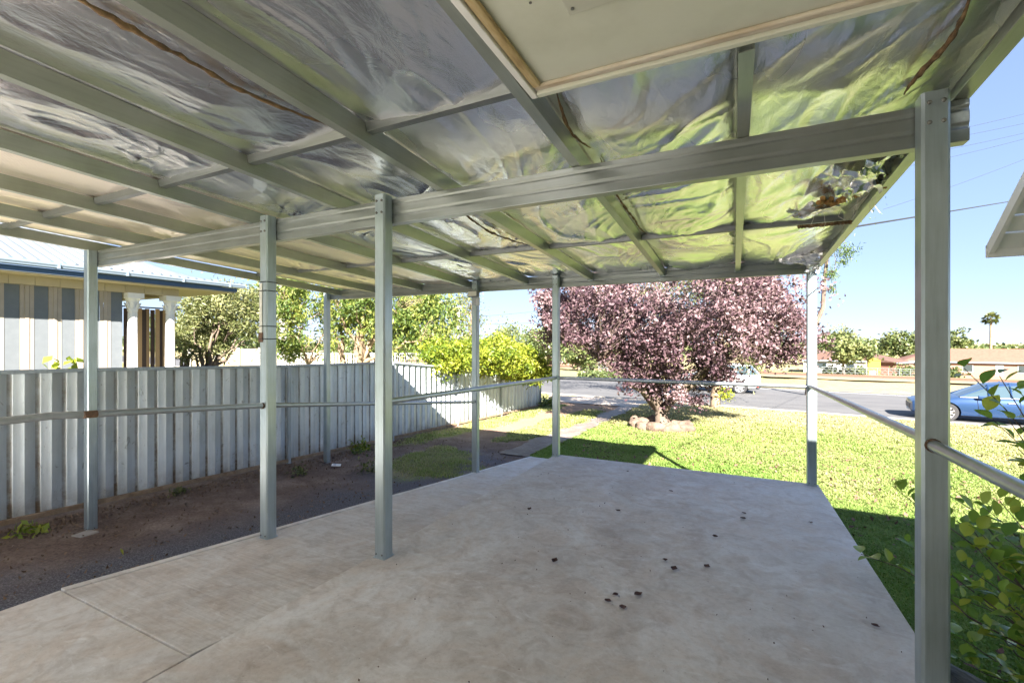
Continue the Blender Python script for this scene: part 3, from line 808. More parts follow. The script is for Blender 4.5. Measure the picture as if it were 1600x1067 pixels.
# ================================================================== NEIGHBOUR'S HOUSE
nb = empty('neighbour_house', (-10, 2, -.6), 0, "neighbour's house with blue fascia, pale metal roof, white columns and striped blinds", 'house')
def NB(b, name, m, **k):
    o = b.build(name, m, nb, **k); o.location = (10, -2, .6); return o
EX = -9.62; EY1 = 6.22
NB(MB().box(EX - .03, EX, -8, EY1, 2.46, 2.538), 'fascia', M['blue'])
NB(MB().box(-16, EX - .032, EY1 - .03, EY1, 2.46, 2.538), 'fascia', M['blue'])
g = MB(); poly = [(0, 0), (.09, 0), (.115, .05), (.115, .085), (.105, .085), (.10, .01), (.0, .01)]
g.extrude(poly, lambda p, q: Vector((EX + .003 + p, -8, 2.545 + q)), lambda p, q: Vector((EX + .003 + p, EY1 + .1, 2.545 + q)))
NB(g, 'gutter', M['gutter'])
for y in np.arange(-3, 6.2, .9):
    NB(MB().box(EX + .002, EX + .122, y - .015, y + .015, 2.541, 2.638), 'gutter_bracket', M['gutter'])
def nroof():
    pitch = .076 * 2; n = int((EY1 + .1 + 8) / pitch * 6); ys = np.linspace(-8, EY1 + .1, n); us = np.array([0, 2.5, 5.])
    Yg, Ug = np.meshgrid(ys, us)
    X = EX + .06 - Ug; Z = 2.63 + Ug * .38 + .022 * np.sin(Yg / pitch * 2 * np.pi)
    Z = np.minimum(Z, 2.63 + .022 * np.sin(Yg / pitch * 2 * np.pi) + np.maximum(0, (EY1 + .1 - Yg)) * .6 + .0)
    o = link('roof', np_mesh('roof', np.stack([X, Yg, Z], -1).reshape(-1, 3), grid_faces(n, 3), True), M['nbroof'], nb); o.location = (10, -2, .6)
nroof()
NB(MB().box(-16, EX - .035, -8, EY1 - .035, 2.44, 2.458), 'soffit', M['cream'])
BX = -10.05
for k in range(int((5.30 + 8) / .30)):
    y = 5.30 - .30 * (k + 1)
    NB(MB().box(BX - .08, BX, y + .003, y + .297, 2.30, 2.438), 'beam_board', M['cream'])
NB(MB().box(-16, BX - .085, 5.17, 5.30, 2.30, 2.438), 'beam', M['cream'])
# striped blind
b = MB(); y = 4.38; k = 0
while y > -4:
    w = .17 if k % 2 == 0 else .165
    if k % 2 == 0:
        b.box(BX - .066, BX - .060, y - w, y, -.3, 2.298, 1)
    else:
        for j in range(3):
            b.box(BX - .064 + .006 * (j % 2), BX - .056 + .006 * (j % 2), y - w * (j + 1) / 3 + .004, y - w * j / 3, -.3, 2.298, 0)
    y -= w; k += 1
NB(b, 'striped_blind', [M['stripe_a'], M['stripe_b']])
def column(y):
    x = BX - .06; n = 20
    b = MB(); r0 = .105
    prof = []
    v = []
    zs = [(-.6, .11), (-.45, .11), (-.44, .088), (1.95, .068), (1.96, .08), (2.0, .08)]
    b.lathe([(r, z) for z, r in zs], 24, (x, y, 0))
    for k in range(12):   # flutes stand proud as thin fillets
        a = 2 * math.pi * k / 12
        b.tube([(x + .082 * math.cos(a), y + .082 * math.sin(a), -.42), (x + .066 * math.cos(a), y + .066 * math.sin(a), 1.94)], .008, 5)
    c = NB(b, 'column', M['white'], smooth=True)
    b = MB(); b.lathe([(.07, 2.0), (.085, 2.06), (.08, 2.09), (.115, 2.19), (.125, 2.2)], 20, (x, y, 0))
    for k in range(8):
        a = 2 * math.pi * k / 8 + .39
        b.tube([(x + .075 * math.cos(a), y + .075 * math.sin(a), 2.01), (x + .105 * math.cos(a), y + .105 * math.sin(a), 2.10), (x + .125 * math.cos(a), y + .125 * math.sin(a), 2.12)], [.014, .02, .01], 6)
    b.box(x - .13, x + .13, y - .13, y + .13, 2.2, 2.298)
    NB(b, 'capital', M['white'], smooth=True)
column(4.54); column(5.17)
# hanging curtain between the columns, on a rod set back
for k in range(16):
    t = k / 15.; yy = 4.30 + (5.45 - 4.30) * t
    b = MB(); pts = []
    b.box(-10.62 + .03 * math.sin(k * 1.9), -10.605 + .03 * math.sin(k * 1.9), yy, yy + .075, -.3, 2.05 + .01 * math.sin(k * 3))
    NB(b, 'curtain_strip', M['curtain_a'] if k % 2 else M['curtain_b'])
NB(MB().tube([(-10.60, 4.1, 2.08), (-10.60, 5.6, 2.08)], .014, 8), 'curtain_rod', M['black'])
NB(MB().box(-12.6, -12.5, -8, 5.0, -.6, 2.44), 'wall', M['cream'])

# ================================================================== VEGETATION
def leaves_mesh(name, C, size, tint, up=.4, aspect=.5, fold=.18, sizevar=.4, droop=0.):
    n = len(C)
    d = rng.normal(size=(n, 3)); d[:, 2] -= droop; d /= np.linalg.norm(d, axis=1)[:, None]
    nn = rng.normal(size=(n, 3)); nn[:, 2] += up * 2; nn -= d * np.sum(nn * d, 1)[:, None]; nn /= np.linalg.norm(nn, axis=1)[:, None] + 1e-9
    s = np.cross(d, nn)
    L = size * (1 + sizevar * rng.uniform(-1, 1, n))[:, None]; W = L * aspect * .5
    b = C - d * L * .5; t = C + d * L * .5; m = C + d * L * .05
    l = m + s * W + nn * L * fold * .5; r = m - s * W + nn * L * fold * .5
    v = np.stack([b, l, t, r], 1).reshape(-1, 3)
    i = np.arange(n)[:, None] * 4
    f = np.concatenate([i + np.array([[0, 2, 1]]), i + np.array([[0, 3, 2]])], 0)
    return np_mesh(name, v, f, False, {'tint': np.repeat(tint, 4)})
def bez(a, b, sag, n=6, wob=.06):
    a = Vector(a); b = Vector(b); L = (b - a).length
    out = []
    for i in range(n + 1):
        t = i / n
        p = a.lerp(b, t) + Vector((0, 0, sag * L * math.sin(math.pi * t)))
        if 0 < i < n: p += Vector((random.uniform(-1, 1), random.uniform(-1, 1), random.uniform(-.6, .6))) * wob * L
        out.append(p)
    return out
def ell_points(n, blobs, shell=.5):
    """random points in ellipsoids (cx,cy,cz,rx,ry,rz,weight)"""
    w = np.array([b[6] for b in blobs]); pick = rng.choice(len(blobs), n, p=w / w.sum())
    B = np.array([b[:6] for b in blobs])[pick]
    d = rng.normal(size=(n, 3)); d /= np.linalg.norm(d, axis=1)[:, None]
    r = rng.uniform(shell ** 3, 1, n) ** (1 / 3.)
    return B[:, :3] + d * r[:, None] * B[:, 3:6]
def tree(name, base, blobs, label, cat, leafm, barkm, trunk_r, fork_h, n_clusters, per, size, crad, limbs=5, group=None,
         trunks=1, spread=.3, up=.4, aspect=.5, shell=.45, droop=0, gap=0., tint_bias=0., flat=.75, twig=True, tgrad=.0):
    base = Vector(base)
    root = empty(name, base, 0, label, cat, group)
    C = ell_points(n_clusters, blobs, shell)
    lo = min(b[2] - b[5] for b in blobs); hi = max(b[2] + b[5] for b in blobs)
    wood = MB(); forks = []
    for k in range(trunks):
        a = 2 * math.pi * k / max(1, trunks) + random.random()
        off = Vector((math.cos(a), math.sin(a), 0)) * (0 if trunks == 1 else trunk_r * .9)
        top = Vector((off.x * (1 + spread * 6), off.y * (1 + spread * 6), fork_h * random.uniform(.9, 1.1)))
        pts = bez(off + Vector((0, 0, -.15)), top, 0, 5, .03)
        wood.tube(pts, [trunk_r * (1.35 if i == 0 else 1.08 - .06 * i) * (1 if trunks == 1 else .7) for i in range(6)], 9)
        forks.append(top)
    B = np.array(base)
    order = rng.permutation(len(C))
    mains = []
    for j in order[:limbs * max(1, trunks)]:
        tgt = Vector((C[j] - B).tolist()); f = min(forks, key=lambda q: (q.xy - tgt.xy).length + random.uniform(0, .5))
        m_ = f.lerp(tgt, .72)
        pts = bez(f + Vector((0, 0, -.1)), m_, .06, 6, .05)
        r0 = trunk_r * .55
        wood.tube(pts, [r0 * (1 - .75 * i / 6) for i in range(7)], 7)
        mains.append((pts, r0))
    allp = [(p, r0 * (1 - .75 * i / 6)) for pts, r0 in mains for i, p in enumerate(pts) if i > 0]
    AP = np.array([p[0][:] for p in allp])
    if twig:
        for c in C - B:
            dd = np.linalg.norm(AP - c, axis=1) + np.where(AP[:, 2] > c[2] + .3, 1.0, 0); j = int(np.argmin(dd)); p, r = allp[j]
            wood.tube(bez(p, Vector(c.tolist()), .05, 3, .07), [max(.006, r * .5), max(.005, r * .3), max(.004, r * .18), .003], 5, caps=False)
    wood.build('trunk', barkm, root, smooth=True, angle=60)
    n = n_clusters * per
    ci = rng.integers(0, n_clusters, n)
    off = rng.normal(size=(n, 3)) * .5; off[:, 2] *= flat
    cr = crad * rng.uniform(.6, 1.35, n_clusters)
    P = C[ci] + off * cr[ci][:, None]
    if gap > 0:
        keep = fbm(P[:, 0] * 1.3 + P[:, 2], P[:, 1] * 1.3 - P[:, 2] * .7, 5, 2) > gap
        P = P[keep]; ci = ci[keep]
    ct = rng.uniform(-.3, .3, n_clusters)
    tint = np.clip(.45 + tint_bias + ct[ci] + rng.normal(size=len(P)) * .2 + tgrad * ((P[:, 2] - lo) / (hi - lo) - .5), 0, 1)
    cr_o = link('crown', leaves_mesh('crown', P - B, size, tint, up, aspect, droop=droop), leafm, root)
    return root

# purple plum on the lawn
pb = Vector((-1.90, 13.75, gz(-1.9, 13.75)))
def blob(px, py, D, rx, rz, w, ry=None):
    p = at(px, py, D); return (p.x, p.y, p.z, rx, ry or rx, rz, w)
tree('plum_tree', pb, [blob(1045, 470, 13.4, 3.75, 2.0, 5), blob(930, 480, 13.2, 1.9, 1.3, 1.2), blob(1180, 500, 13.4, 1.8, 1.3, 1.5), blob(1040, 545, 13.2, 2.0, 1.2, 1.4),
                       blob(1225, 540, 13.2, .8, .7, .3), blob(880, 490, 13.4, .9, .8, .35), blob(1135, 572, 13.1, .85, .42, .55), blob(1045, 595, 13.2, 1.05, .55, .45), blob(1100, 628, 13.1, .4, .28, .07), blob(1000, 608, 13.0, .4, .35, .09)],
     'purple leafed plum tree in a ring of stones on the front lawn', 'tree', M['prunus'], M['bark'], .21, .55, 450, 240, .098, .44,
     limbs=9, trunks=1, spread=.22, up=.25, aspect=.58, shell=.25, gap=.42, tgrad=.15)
# stone ring
CLOCK = ['three', 'two', 'one', 'twelve', 'eleven', 'ten', 'nine', 'eight', 'seven', 'six', 'five', 'four']
for k in range(12):
    a = 2 * math.pi * k / 12 + YAW
    bm = bmesh.new(); bmesh.ops.create_icosphere(bm, subdivisions=3, radius=1)
    sx, sy, sz = random.uniform(.20, .30), random.uniform(.16, .2), random.uniform(.13, .19)
    for v in bm.verts:
        nz_ = float(fbm(np.float64(v.co.x * 1.6 + k * 9), np.float64(v.co.y * 1.6 + v.co.z * 2.1), k, 4)) - .5
        v.co = v.co * (1 + nz_ * .75); v.co.x *= sx; v.co.y *= sy; v.co.z *= sz
    me = bpy.data.meshes.new('stone'); bm.to_mesh(me); bm.free()
    for p in me.polygons: p.use_smooth = True
    o = link('stone', me, M['stone'])
    x, y = pb.x + .74 * math.cos(a), pb.y + .62 * math.sin(a)
    o.location = (x, y, gz(x, y) + sz * .55); o.rotation_euler = (random.uniform(-.1, .1), random.uniform(-.1, .1), a + math.pi / 2)
    tag(o, "rough brown stone at %s o'clock in the ring around the plum trunk, seen from above" % CLOCK[k], 'stone', 'stones ringing the plum tree')
b = MB().lathe([(.72, -.05), (.7, .06), (.4, .09), (.05, .1)], 20); 
o = b.build('soil_mound', mottled('mulch', [(.3, (.05, .03, .02)), (.7, (.14, .09, .06))], 12, .95, .8), None, smooth=True); o.location = pb; o['kind'] = 'structure'

# street tree behind it
sb = Vector((-.72, 21.5, gz(-.72, 21.5)))
tree('street_tree', sb, [blob(1110, 470, 21, 2.6, 2.2, 4), blob(1185, 545, 20.8, .9, 1.0, .7), blob(960, 440, 22, 2.0, 1.5, 1)],
     'street tree with stout pale trunk and yellow-green leaves behind the plum tree', 'tree', M['olive'], M['bark_light'], .20, 1.5, 120, 110, .16, .8,
     limbs=6, up=.2, aspect=.35, droop=.8, tint_bias=.15)
# sprout on its trunk
C = np.array(sb) + np.array([.42, -.2, .62]) + rng.normal(size=(160, 3)) * .16
o = link('trunk_sprout', leaves_mesh('trunk_sprout', C, .16, rng.uniform(.5, 1, 160), .5, .35), M['lime'])
tag(o, 'yellow-green sprout of leaves growing from the side of the street tree trunk', 'plant', kind='stuff')

# bush spilling over the fence
bb_ = on_ground(770, 14.5)
tree('hedge_bush', (-8.0, 13.2, gz(-8, 13.2)), [blob(764, 558, 13.9, 1.05, .5, 3, 1.5), blob(700, 556, 12.6, .65, .5, 1.1), blob(812, 568, 14.8, .7, .6, 1.3), blob(775, 536, 14.2, .5, .28, .4), blob(838, 575, 15.6, .55, .5, .7), blob(690, 560, 12.0, .35, .3, .4)],
     'bright yellow-green bush spilling over the sunlit end of the steel fence', 'bush', M['lime'], M['bark'], .06, .6, 210, 150, .10, .27,
     limbs=8, up=.3, aspect=.42, shell=.55, tint_bias=.12)

# trees behind the fence
tb = on_ground(560, 22)
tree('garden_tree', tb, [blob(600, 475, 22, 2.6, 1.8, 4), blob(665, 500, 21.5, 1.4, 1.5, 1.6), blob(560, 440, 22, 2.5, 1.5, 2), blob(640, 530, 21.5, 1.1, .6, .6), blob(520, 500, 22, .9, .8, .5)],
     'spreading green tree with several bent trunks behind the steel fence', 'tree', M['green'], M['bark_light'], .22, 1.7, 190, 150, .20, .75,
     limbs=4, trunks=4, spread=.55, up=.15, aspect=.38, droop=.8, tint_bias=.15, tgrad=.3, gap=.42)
tb = on_ground(482, 19)
tree('young_tree', tb, [blob(475, 500, 19, 1.3, 1.6, 3), blob(450, 460, 19, 1.2, .9, 1.3), blob(500, 540, 19, .9, .6, .8), blob(455, 545, 19, .6, .5, .4)],
     'slim leafy tree seen between the two carport posts nearest the fence corner', 'tree', M['green'], M['bark_light'], .10, 1.6, 110, 120, .18, .5,
     limbs=6, up=.15, aspect=.38, droop=.6, tint_bias=.2, tgrad=.25, gap=.46)
tb = on_ground(300, 14)
tree('conifer_tree', tb, [blob(345, 500, 14.5, 1.25, .95, 3), blob(380, 490, 15, .8, .8, 1.3), blob(310, 530, 14, .6, .6, 1), blob(390, 530, 15, .6, .5, .6), blob(350, 470, 15, 1.2, .6, 1)],
     'feathery pale green tree with leaning dark limbs beside the white columns', 'tree', M['olive'], M['bark'], .12, 1.0, 150, 150, .13, .45,
     limbs=7, trunks=2, spread=.5, up=.1, aspect=.3, tint_bias=.2, tgrad=.2, gap=.4)
tb = on_ground(735, 40)
tree('bare_tree', tb, [blob(728, 490, 40, 1.6, 2.2, 1)], 'thin brownish half-bare tree beside the white pole', 'tree', M['olive'], M['bark_light'], .16, 2.4, 60, 30, .22, .9, limbs=9, tint_bias=.1)
# climbing leaves peeping above the fence
C = np.concatenate([np.array(at(82, 568, 6.35)) + rng.normal(size=(9, 3)) * .05, np.array(at(115, 566, 6.5)) + rng.normal(size=(9, 3)) * .05])
o = link('climber', leaves_mesh('climber', C, .12, rng.uniform(.4, .9, len(C)), .5, .7), M['lime'])
tag(o, 'few lime green leaves peeping over the fence at the striped blind', 'plant')

# palm trunk behind the neighbour's garden and far fan palm
def palm(name, base, h, r, label, fr, nf, m, bark, lean=0):
    root = empty(name, base, 0, label, 'palm')
    b = MB(); b.tube([Vector((lean * t * t, 0, -.2 + (h + .2) * t)) for t in np.linspace(0, 1, 14)], [r * (1.25 - .35 * t + .05 * (i % 2)) for i, t in enumerate(np.linspace(0, 1, 14))], 9)
    b.build('trunk', bark, root, smooth=True, angle=70)
    V = []; F = []; T = []
    for k in range(nf):
        el = random.uniform(-1.0, 1.35); az = random.uniform(0, 6.28); L = fr * random.uniform(.75, 1.1)
        d = Vector((math.cos(az) * math.cos(el), math.sin(az) * math.cos(el), math.sin(el)))
        c = Vector((lean, 0, h)) + d * L * .45; s = (d.cross(Vector((0, 0, 1))).normalized() + Vector((random.uniform(-.6, .6), random.uniform(-.6, .6), random.uniform(-.9, .9)))).normalized(); u = s.cross(d)
        for j in range(11):
            a = (j - 5) / 5 * 1.25; e = d * math.cos(a) + s * math.sin(a)
            tip = c + e * L * .55 + Vector((0, 0, -.12 * L)); wv = (s * math.cos(a) - d * math.sin(a)) * L * .04
            i = len(V); V += [tuple(c), tuple(c + e * L * .3 + wv + u * .02), tuple(tip), tuple(c + e * L * .3 - wv + u * .02)]
            F += [(i, i + 1, i + 2), (i, i + 2, i + 3)]; T += [(.15 if el < -.4 else .5) + random.uniform(-.15, .25)] * 4
    link('fronds', np_mesh('fronds', V, F, False, {'tint': T}), m, root)
    return root
tb = on_ground(443, 30)
palm('palm_tree', tb, 8.0, .26, 'palm with grey trunk standing behind the slim tree', 2.0, 26, M['green'], mottled('grey_palm_bark', [(.3, (.2, .18, .17)), (.7, (.42, .39, .37))], 5, .9, .5, 20, stretch=(1, 1, 3)))
tb = on_ground(1548, 105)
palm('palm_tree', tb, at(1548, 497, 105).z - tb.z, .22, 'tall lone fan palm on the skyline beyond the red roofed house', 1.75, 44, M['olive'], M['bark_light'])

# far trees on the skyline
far = [(905, 560, 60, 2.6, 2.6, 'small round green tree in front of the far brick house seen left of the plum', 0),
       (1318, 548, 76, 4.0, 3.6, 'bright green tree in front of the brown roofed house', .18),
       (1300, 532, 120, 7, 5.2, 'broad hazy tree rising behind the leftmost far roof', 0),
       (1352, 540, 130, 6, 4.4, 'dark rounded tree on the skyline between the two roofs', -.12),
       (1408, 530, 105, 4.6, 5.4, 'tall domed tree behind the brick gable', .08),
       (1490, 532, 110, 3.8, 4.2, 'loose branched pale tree right of the big post', .12),
       (1445, 565, 125, 6, 2.0, 'skyline tree hidden behind the big post', 0),
       (1598, 548, 130, 4.0, 2.8, 'olive tree at the right edge of the skyline', -.05),
       (1378, 562, 92, 2.2, 1.8, 'yellowish shrub beside the brown roofed house', .35),
       (870, 527, 75, 7.0, 4.4, 'wide green tree on the skyline above the yellow bush', .1),
       (800, 528, 85, 8.0, 4.0, 'low tree line clump behind the yellow bush', 0),
       (725, 545, 80, 5.0, 3.2, 'far tree behind the white pole', 0),
       (590, 540, 55, 7, 3.2, 'pale green hedge trees far behind the bent trunks', .15),
       (430, 545, 50, 6, 3.0, 'far shrubbery behind the cream fence', .12),
       (320, 520, 45, 6, 4.0, 'far tree behind the feathery tree', 0),
       (980, 552, 90, 6, 2.6, 'far tree behind the plum crown on its left', 0),
       (1180, 540, 95, 7, 4.0, 'far tree behind the plum crown on its right', 0)]
for (px, py, D, rr, rz, lab, tb_) in far:
    c = at(px, py, D); g0 = gz(c.x, c.y); top = c.z + rz * .55
    H = max(top - g0, 2.2)
    blobs = [(c.x + random.uniform(-.35, .35) * rr, c.y + random.uniform(-.3, .3) * rr, g0 + H * random.uniform(.5, .72), rr * random.uniform(.45, .75), rr * .6, H * random.uniform(.24, .33), 1) for _ in range(5)]
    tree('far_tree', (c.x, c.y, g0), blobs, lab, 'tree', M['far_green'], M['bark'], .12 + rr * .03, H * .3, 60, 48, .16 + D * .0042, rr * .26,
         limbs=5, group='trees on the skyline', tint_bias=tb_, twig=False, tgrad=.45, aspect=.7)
# drooping gum branch right of the roof corner
gb = on_ground(1330, 30)
gum = [blob(1322, 393, 24, .55, .35, 1), blob(1298, 428, 24, .32, .38, .8), blob(1318, 408, 24, .4, .25, .4), blob(1300, 330, 25, 2.0, 1.6, 1.4), blob(1300, 452, 24, .22, .25, .35)]
tree('gum_tree', (gum[0][0] + 1.2, gum[0][1] + 1.0, gz(gum[0][0] + 1.2, gum[0][1] + 1.0)), [], '', '', None, None, 0, 0, 0, 0, 0, 0) if False else None
root = empty('gum_tree', (gum[3][0] - 1.1, gum[3][1] + .2, gz(gum[3][0], gum[3][1])), 0, 'tall gum tree whose drooping leaf tufts show beside the front roof corner', 'tree')
P = np.concatenate([np.array(g[:3]) + rng.normal(size=(int(260 * g[6]), 3)) * np.array(g[3:6]) * .5 for g in gum]) - np.array(root.location)
link('crown', leaves_mesh('crown', P, .17, rng.uniform(.1, .6, len(P)), .1, .28, droop=1.2), M['green'], root)
w = MB(); top = Vector(gum[3][:3]) - root.location
w.tube(bez(Vector((0, 0, -.2)), top, 0, 8, .015), [.17 - .014 * i for i in range(9)], 8)
for g in gum: w.tube(bez(top, Vector(g[:3]) - root.location, .12, 5, .05), [.035, .03, .022, .015, .01, .006], 5)
w.build('trunk', M['bark'], root, smooth=True)

# ================================================================== BEYOND THE ROAD
tr_q = 62.0
strip('railway_ballast', tr_q - 2.0, tr_q + 2.0, .34, M['ballast'], -200, 200)
for dq in (-.72, .72):
    b = MB(); 
    z = gz(*(RN * tr_q)[:2]) + .42
    b.extrude([(-.035, 0), (.035, 0), (.035, .15), (-.035, .15)], lambda p, q: RN * (tr_q + dq + p) + RD * -150 + Vector((0, 0, z + q)), lambda p, q: RN * (tr_q + dq + p) + RD * 150 + Vector((0, 0, z + q)))
    o = b.build('railway_rail', M['rust']); o['kind'] = 'structure'

def wedge_house(name, px, D, w, d, eave, ridge, label, wallm, roofm, hip=True, wins=(), ang=0., door=None, base=None):
    g0 = on_ground(px, D); rz = math.atan2(-.139, .99) + ang
    root = empty(name, g0, rz, label, 'house')
    MB().box(-w / 2, w / 2, 0, d, -.6, eave).build('wall', wallm, root)
    b = MB(); o = .5; t = .12; hx = d / 2 if hip else 0
    a = [(-w / 2 - o, -o, eave), (w / 2 + o, -o, eave), (w / 2 + o, d + o, eave), (-w / 2 - o, d + o, eave), (-w / 2 + hx - (0 if hip else o), d / 2, ridge), (w / 2 - hx + (0 if hip else o), d / 2, ridge)]
    b.add([(x, y, z + .03) for x, y, z in a], [(0, 1, 5, 4), (1, 2, 5), (2, 3, 4, 5), (3, 0, 4), (3, 2, 1, 0)])
    b.build('roof', roofm, root)
    MB().box(-w / 2 - o - .05, w / 2 + o + .05, -o - .1, -o - .002, eave - .16, eave + .05).build('gutter', M['gutter'], root)
    if not hip:
        for s in (-1, 1):
            x = s * (w / 2 + .004)
            b = MB(); b.add([(x, 0, eave), (x, d, eave), (x, d / 2, ridge - .1)], [(0, 1, 2)]); b.build('gable', wallm, root)
    for (x, z, ww, hh, mm) in wins:
        wo = MB().box(x - ww / 2, x + ww / 2, -.06, -.004, z, z + hh).build('window', M['dull_white'], root)
        MB().box(x - ww / 2 + .08, x + ww / 2 - .08, -.075, -.062, z + .08, z + hh - .08).build('pane', mm, wo)
    return root
wedge_house('brick_house', 890, 78, 9, 7, 2.5, 4.4, 'small salmon brick house with red roof seen left of the plum tree', M['pale_brick'], M['tile_red'], wins=[(-1.5, .9, 1.6, 1.3, M['dull_white']), (2.2, .9, 1.6, 1.3, M['glass'])])
wedge_house('brick_house', 1318, 88, 13, 9, 2.5, 4.6, 'brick house with brown tiled hip roof and white wall beside the far bright tree', M['dull_white'], M['tile_brown'], wins=[(-3.5, .9, 1.8, 1.2, M['glass']), (1.0, .9, 1.4, 1.2, M['glass'])])
r_ = wedge_house('brick_house', 1409, 84, 5.5, 14, 2.4, 4.1, 'red brick gable house right behind the big post', M['brick'], M['tile_brown'], hip=False, ang=math.radians(62))
wedge_house('brick_house', 1555, 80, 24, 10, 2.6, 4.9, 'long salmon brick house with wide terracotta tiled roof at the right', M['pale_brick'], M['tile_red'],
            wins=[(-8, .8, 2.2, 1.3, M['glass']), (-3.5, .8, 1.4, 1.3, M['glass']), (.5, .2, 1.0, 2.0, M['dull_white']), (4, .8, 2.6, 1.3, M['glass']), (9, .8, 2.2, 1.3, M['glass'])])
g0 = on_ground(1375, 90)
sh = empty('garden_shed', g0, 0, 'small white shed between the brown roofed house and the brick gable', 'shed')
MB().box(-1.6, 1.6, 0, 2.4, -.5, 2.0).build('wall', M['dull_white'], sh)
b = MB(); b.add([(-1.8, -.2, 2.0), (1.8, -.2, 2.0), (1.8, 2.6, 2.0), (-1.8, 2.6, 2.0), (-1.8, 1.2, 2.6), (1.8, 1.2, 2.6)], [(0, 1, 5, 4), (1, 2, 5), (2, 3, 4, 5), (3, 0, 4), (0, 3, 2, 1)]); b.build('roof', M['nbroof'], sh)
g0 = on_ground(1365, 82)
pl = empty('play_tower', g0, 0, 'bright yellow play tower in front of the brown roofed house', 'play tower')
MB().box(-.9, .9, -.5, .5, .8, 2.6).build('cabin', M['yellow'], pl, bevel=.06)
for sx in (-.8, .8):
    for sy in (-.4, .4): MB().box(sx - .07, sx + .07, sy - .07, sy + .07, -.2, .8).build('leg', M['yellow'], pl)
MB().add([(-1.0, -.6, 2.6), (1.0, -.6, 2.6), (1.0, .6, 2.6), (-1.0, .6, 2.6), (0, -.6, 3.1), (0, .6, 3.1)], [(0, 1, 4), (1, 2, 5, 4), (2, 3, 5), (3, 0, 4, 5), (0, 3, 2, 1)]).build('roof', M['yellow'], pl)
# chain wire fence in front of the far houses
def wire_fence(name, pxa, pxb, D, label, h=1.3, n=10):
    a = on_ground(pxa, D); c = on_ground(pxb, D)
    root = empty(name, a, 0, label, 'fence')
    for k in range(n + 1):
        p = a.lerp(c, k / n); p.z = gz(p.x, p.y); q = p - a
        MB().tube([q + Vector((0, 0, -.3)), q + Vector((0, 0, h))], .045, 6).build('fence_post', M['mesh'], root)
    for hh in (h - .05, h * .66, h * .36, .1):
        pts = [a.lerp(c, k / n) for k in range(n + 1)]
        MB().tube([Vector((p.x, p.y, gz(p.x, p.y) + hh)) - a for p in pts], .022 if hh < 1 else .035, 5).build('rail', M['mesh'], root)
    b = MB()
    L = (c - a).length; m_ = int(L / .9)
    for k in range(m_):
        p = a.lerp(c, k / m_); q = Vector((p.x, p.y, gz(p.x, p.y))) - a; p2 = a.lerp(c, min(1, (k + 1.8) / m_)); q2 = Vector((p2.x, p2.y, gz(p2.x, p2.y))) - a
        b.tube([q, q2 + Vector((0, 0, h - .05))], .012, 3, caps=False); b.tube([q2, q + Vector((0, 0, h - .05))], .012, 3, caps=False)
    o = b.build('mesh_wire', M['mesh'], root)
wire_fence('wire_fence', 1284, 1440, 74, 'grey chain wire fence before the far houses at right', n=9)
wire_fence('wire_fence', 895, 990, 62, 'grey chain wire fence in front of the small brick house', n=7)
for px, D, hh, lab in ((1354, 58, 2.0, 'thin grey signal post standing by the railway at right'), (943, 46, 2.2, 'thin dark post standing in the far verge left of the plum')):
    g0 = on_ground(px, D)
    o = MB().lathe([(.06, -.3), (.05, 0), (.045, hh), (.06, hh), (.03, hh + .06)], 8).build('marker_post', M['mesh']); o.location = g0; tag(o, lab, 'post')
# low shrubs by the far houses
for i, (px, D, r, lab) in enumerate([(1297, 78, 1.0, 'rounded shrub left of the pale wall of the brown roofed house'), (1322, 78, .8, 'smallest shrub in front of the brown roofed house'), (1343, 78, 1.1, 'wide shrub next to the yellow play tower'),
                           (1415, 78, 1.5, 'hedge in front of the red brick gable'), (915, 66, 1.6, 'hedge before the small brick house'), (955, 64, 1.5, 'hedge clump right of the small brick house'), (1485, 74, 1.2, 'pale shrub before the long house')]):
    g0 = on_ground(px, D)
    P = rng.normal(size=(500, 3)) * np.array([.55, .4, .38]) * r + np.array([0, 0, r * .55]); P[:, 2] = np.abs(P[:, 2])
    root = empty('far_shrub', g0, 0, lab, 'shrub', 'shrubs by the far houses')
    link('foliage', leaves_mesh('foliage', P, .42, rng.uniform(.1, .8, 500), .4, .7), M['far_green'], root)
    MB().tube([(0, 0, -.2), (0, 0, r * .5)], .05, 5).build('stem', M['bark'], root)
# woodland on the plain far behind the houses, one unbroken mass
n = 16000
D_ = rng.uniform(165, 260, n); px_ = rng.uniform(-900, 2500, n)
rt = (px_ - 800) / 711 * D_
wx_ = FW.x * D_ + RT.x * rt; wy_ = FW.y * D_ + RT.y * rt
hh = 3.2 + 5.0 * fbm(wx_ * .045, wy_ * .045, 70, 4) ** 1.3
P = np.column_stack([wx_, wy_, ground_z(wx_, wy_) + hh * rng.uniform(0, 1, n) ** .7])
o = link('far_woodland', leaves_mesh('far_woodland', P, 1.7, np.clip(rng.normal(.4, .22, n), 0, 1), .4, .8), M['far_green']); tag(o, 'low band of distant trees along the horizon', 'woodland', kind='stuff')
# clumps in the verge across the road, left of the plum
P = []
for k in range(900):
    px = random.uniform(905, 1000); D = random.uniform(38, 44); g0 = on_ground(px, D); P.append((g0.x, g0.y, g0.z + random.uniform(0, .55)))
o = link('verge_weeds', leaves_mesh('verge_weeds', np.array(P), .5, rng.uniform(.1, .7, len(P)), .1, .25), M['far_green']); tag(o, 'green weeds growing in the dry verge across the road', 'weeds', kind='stuff')

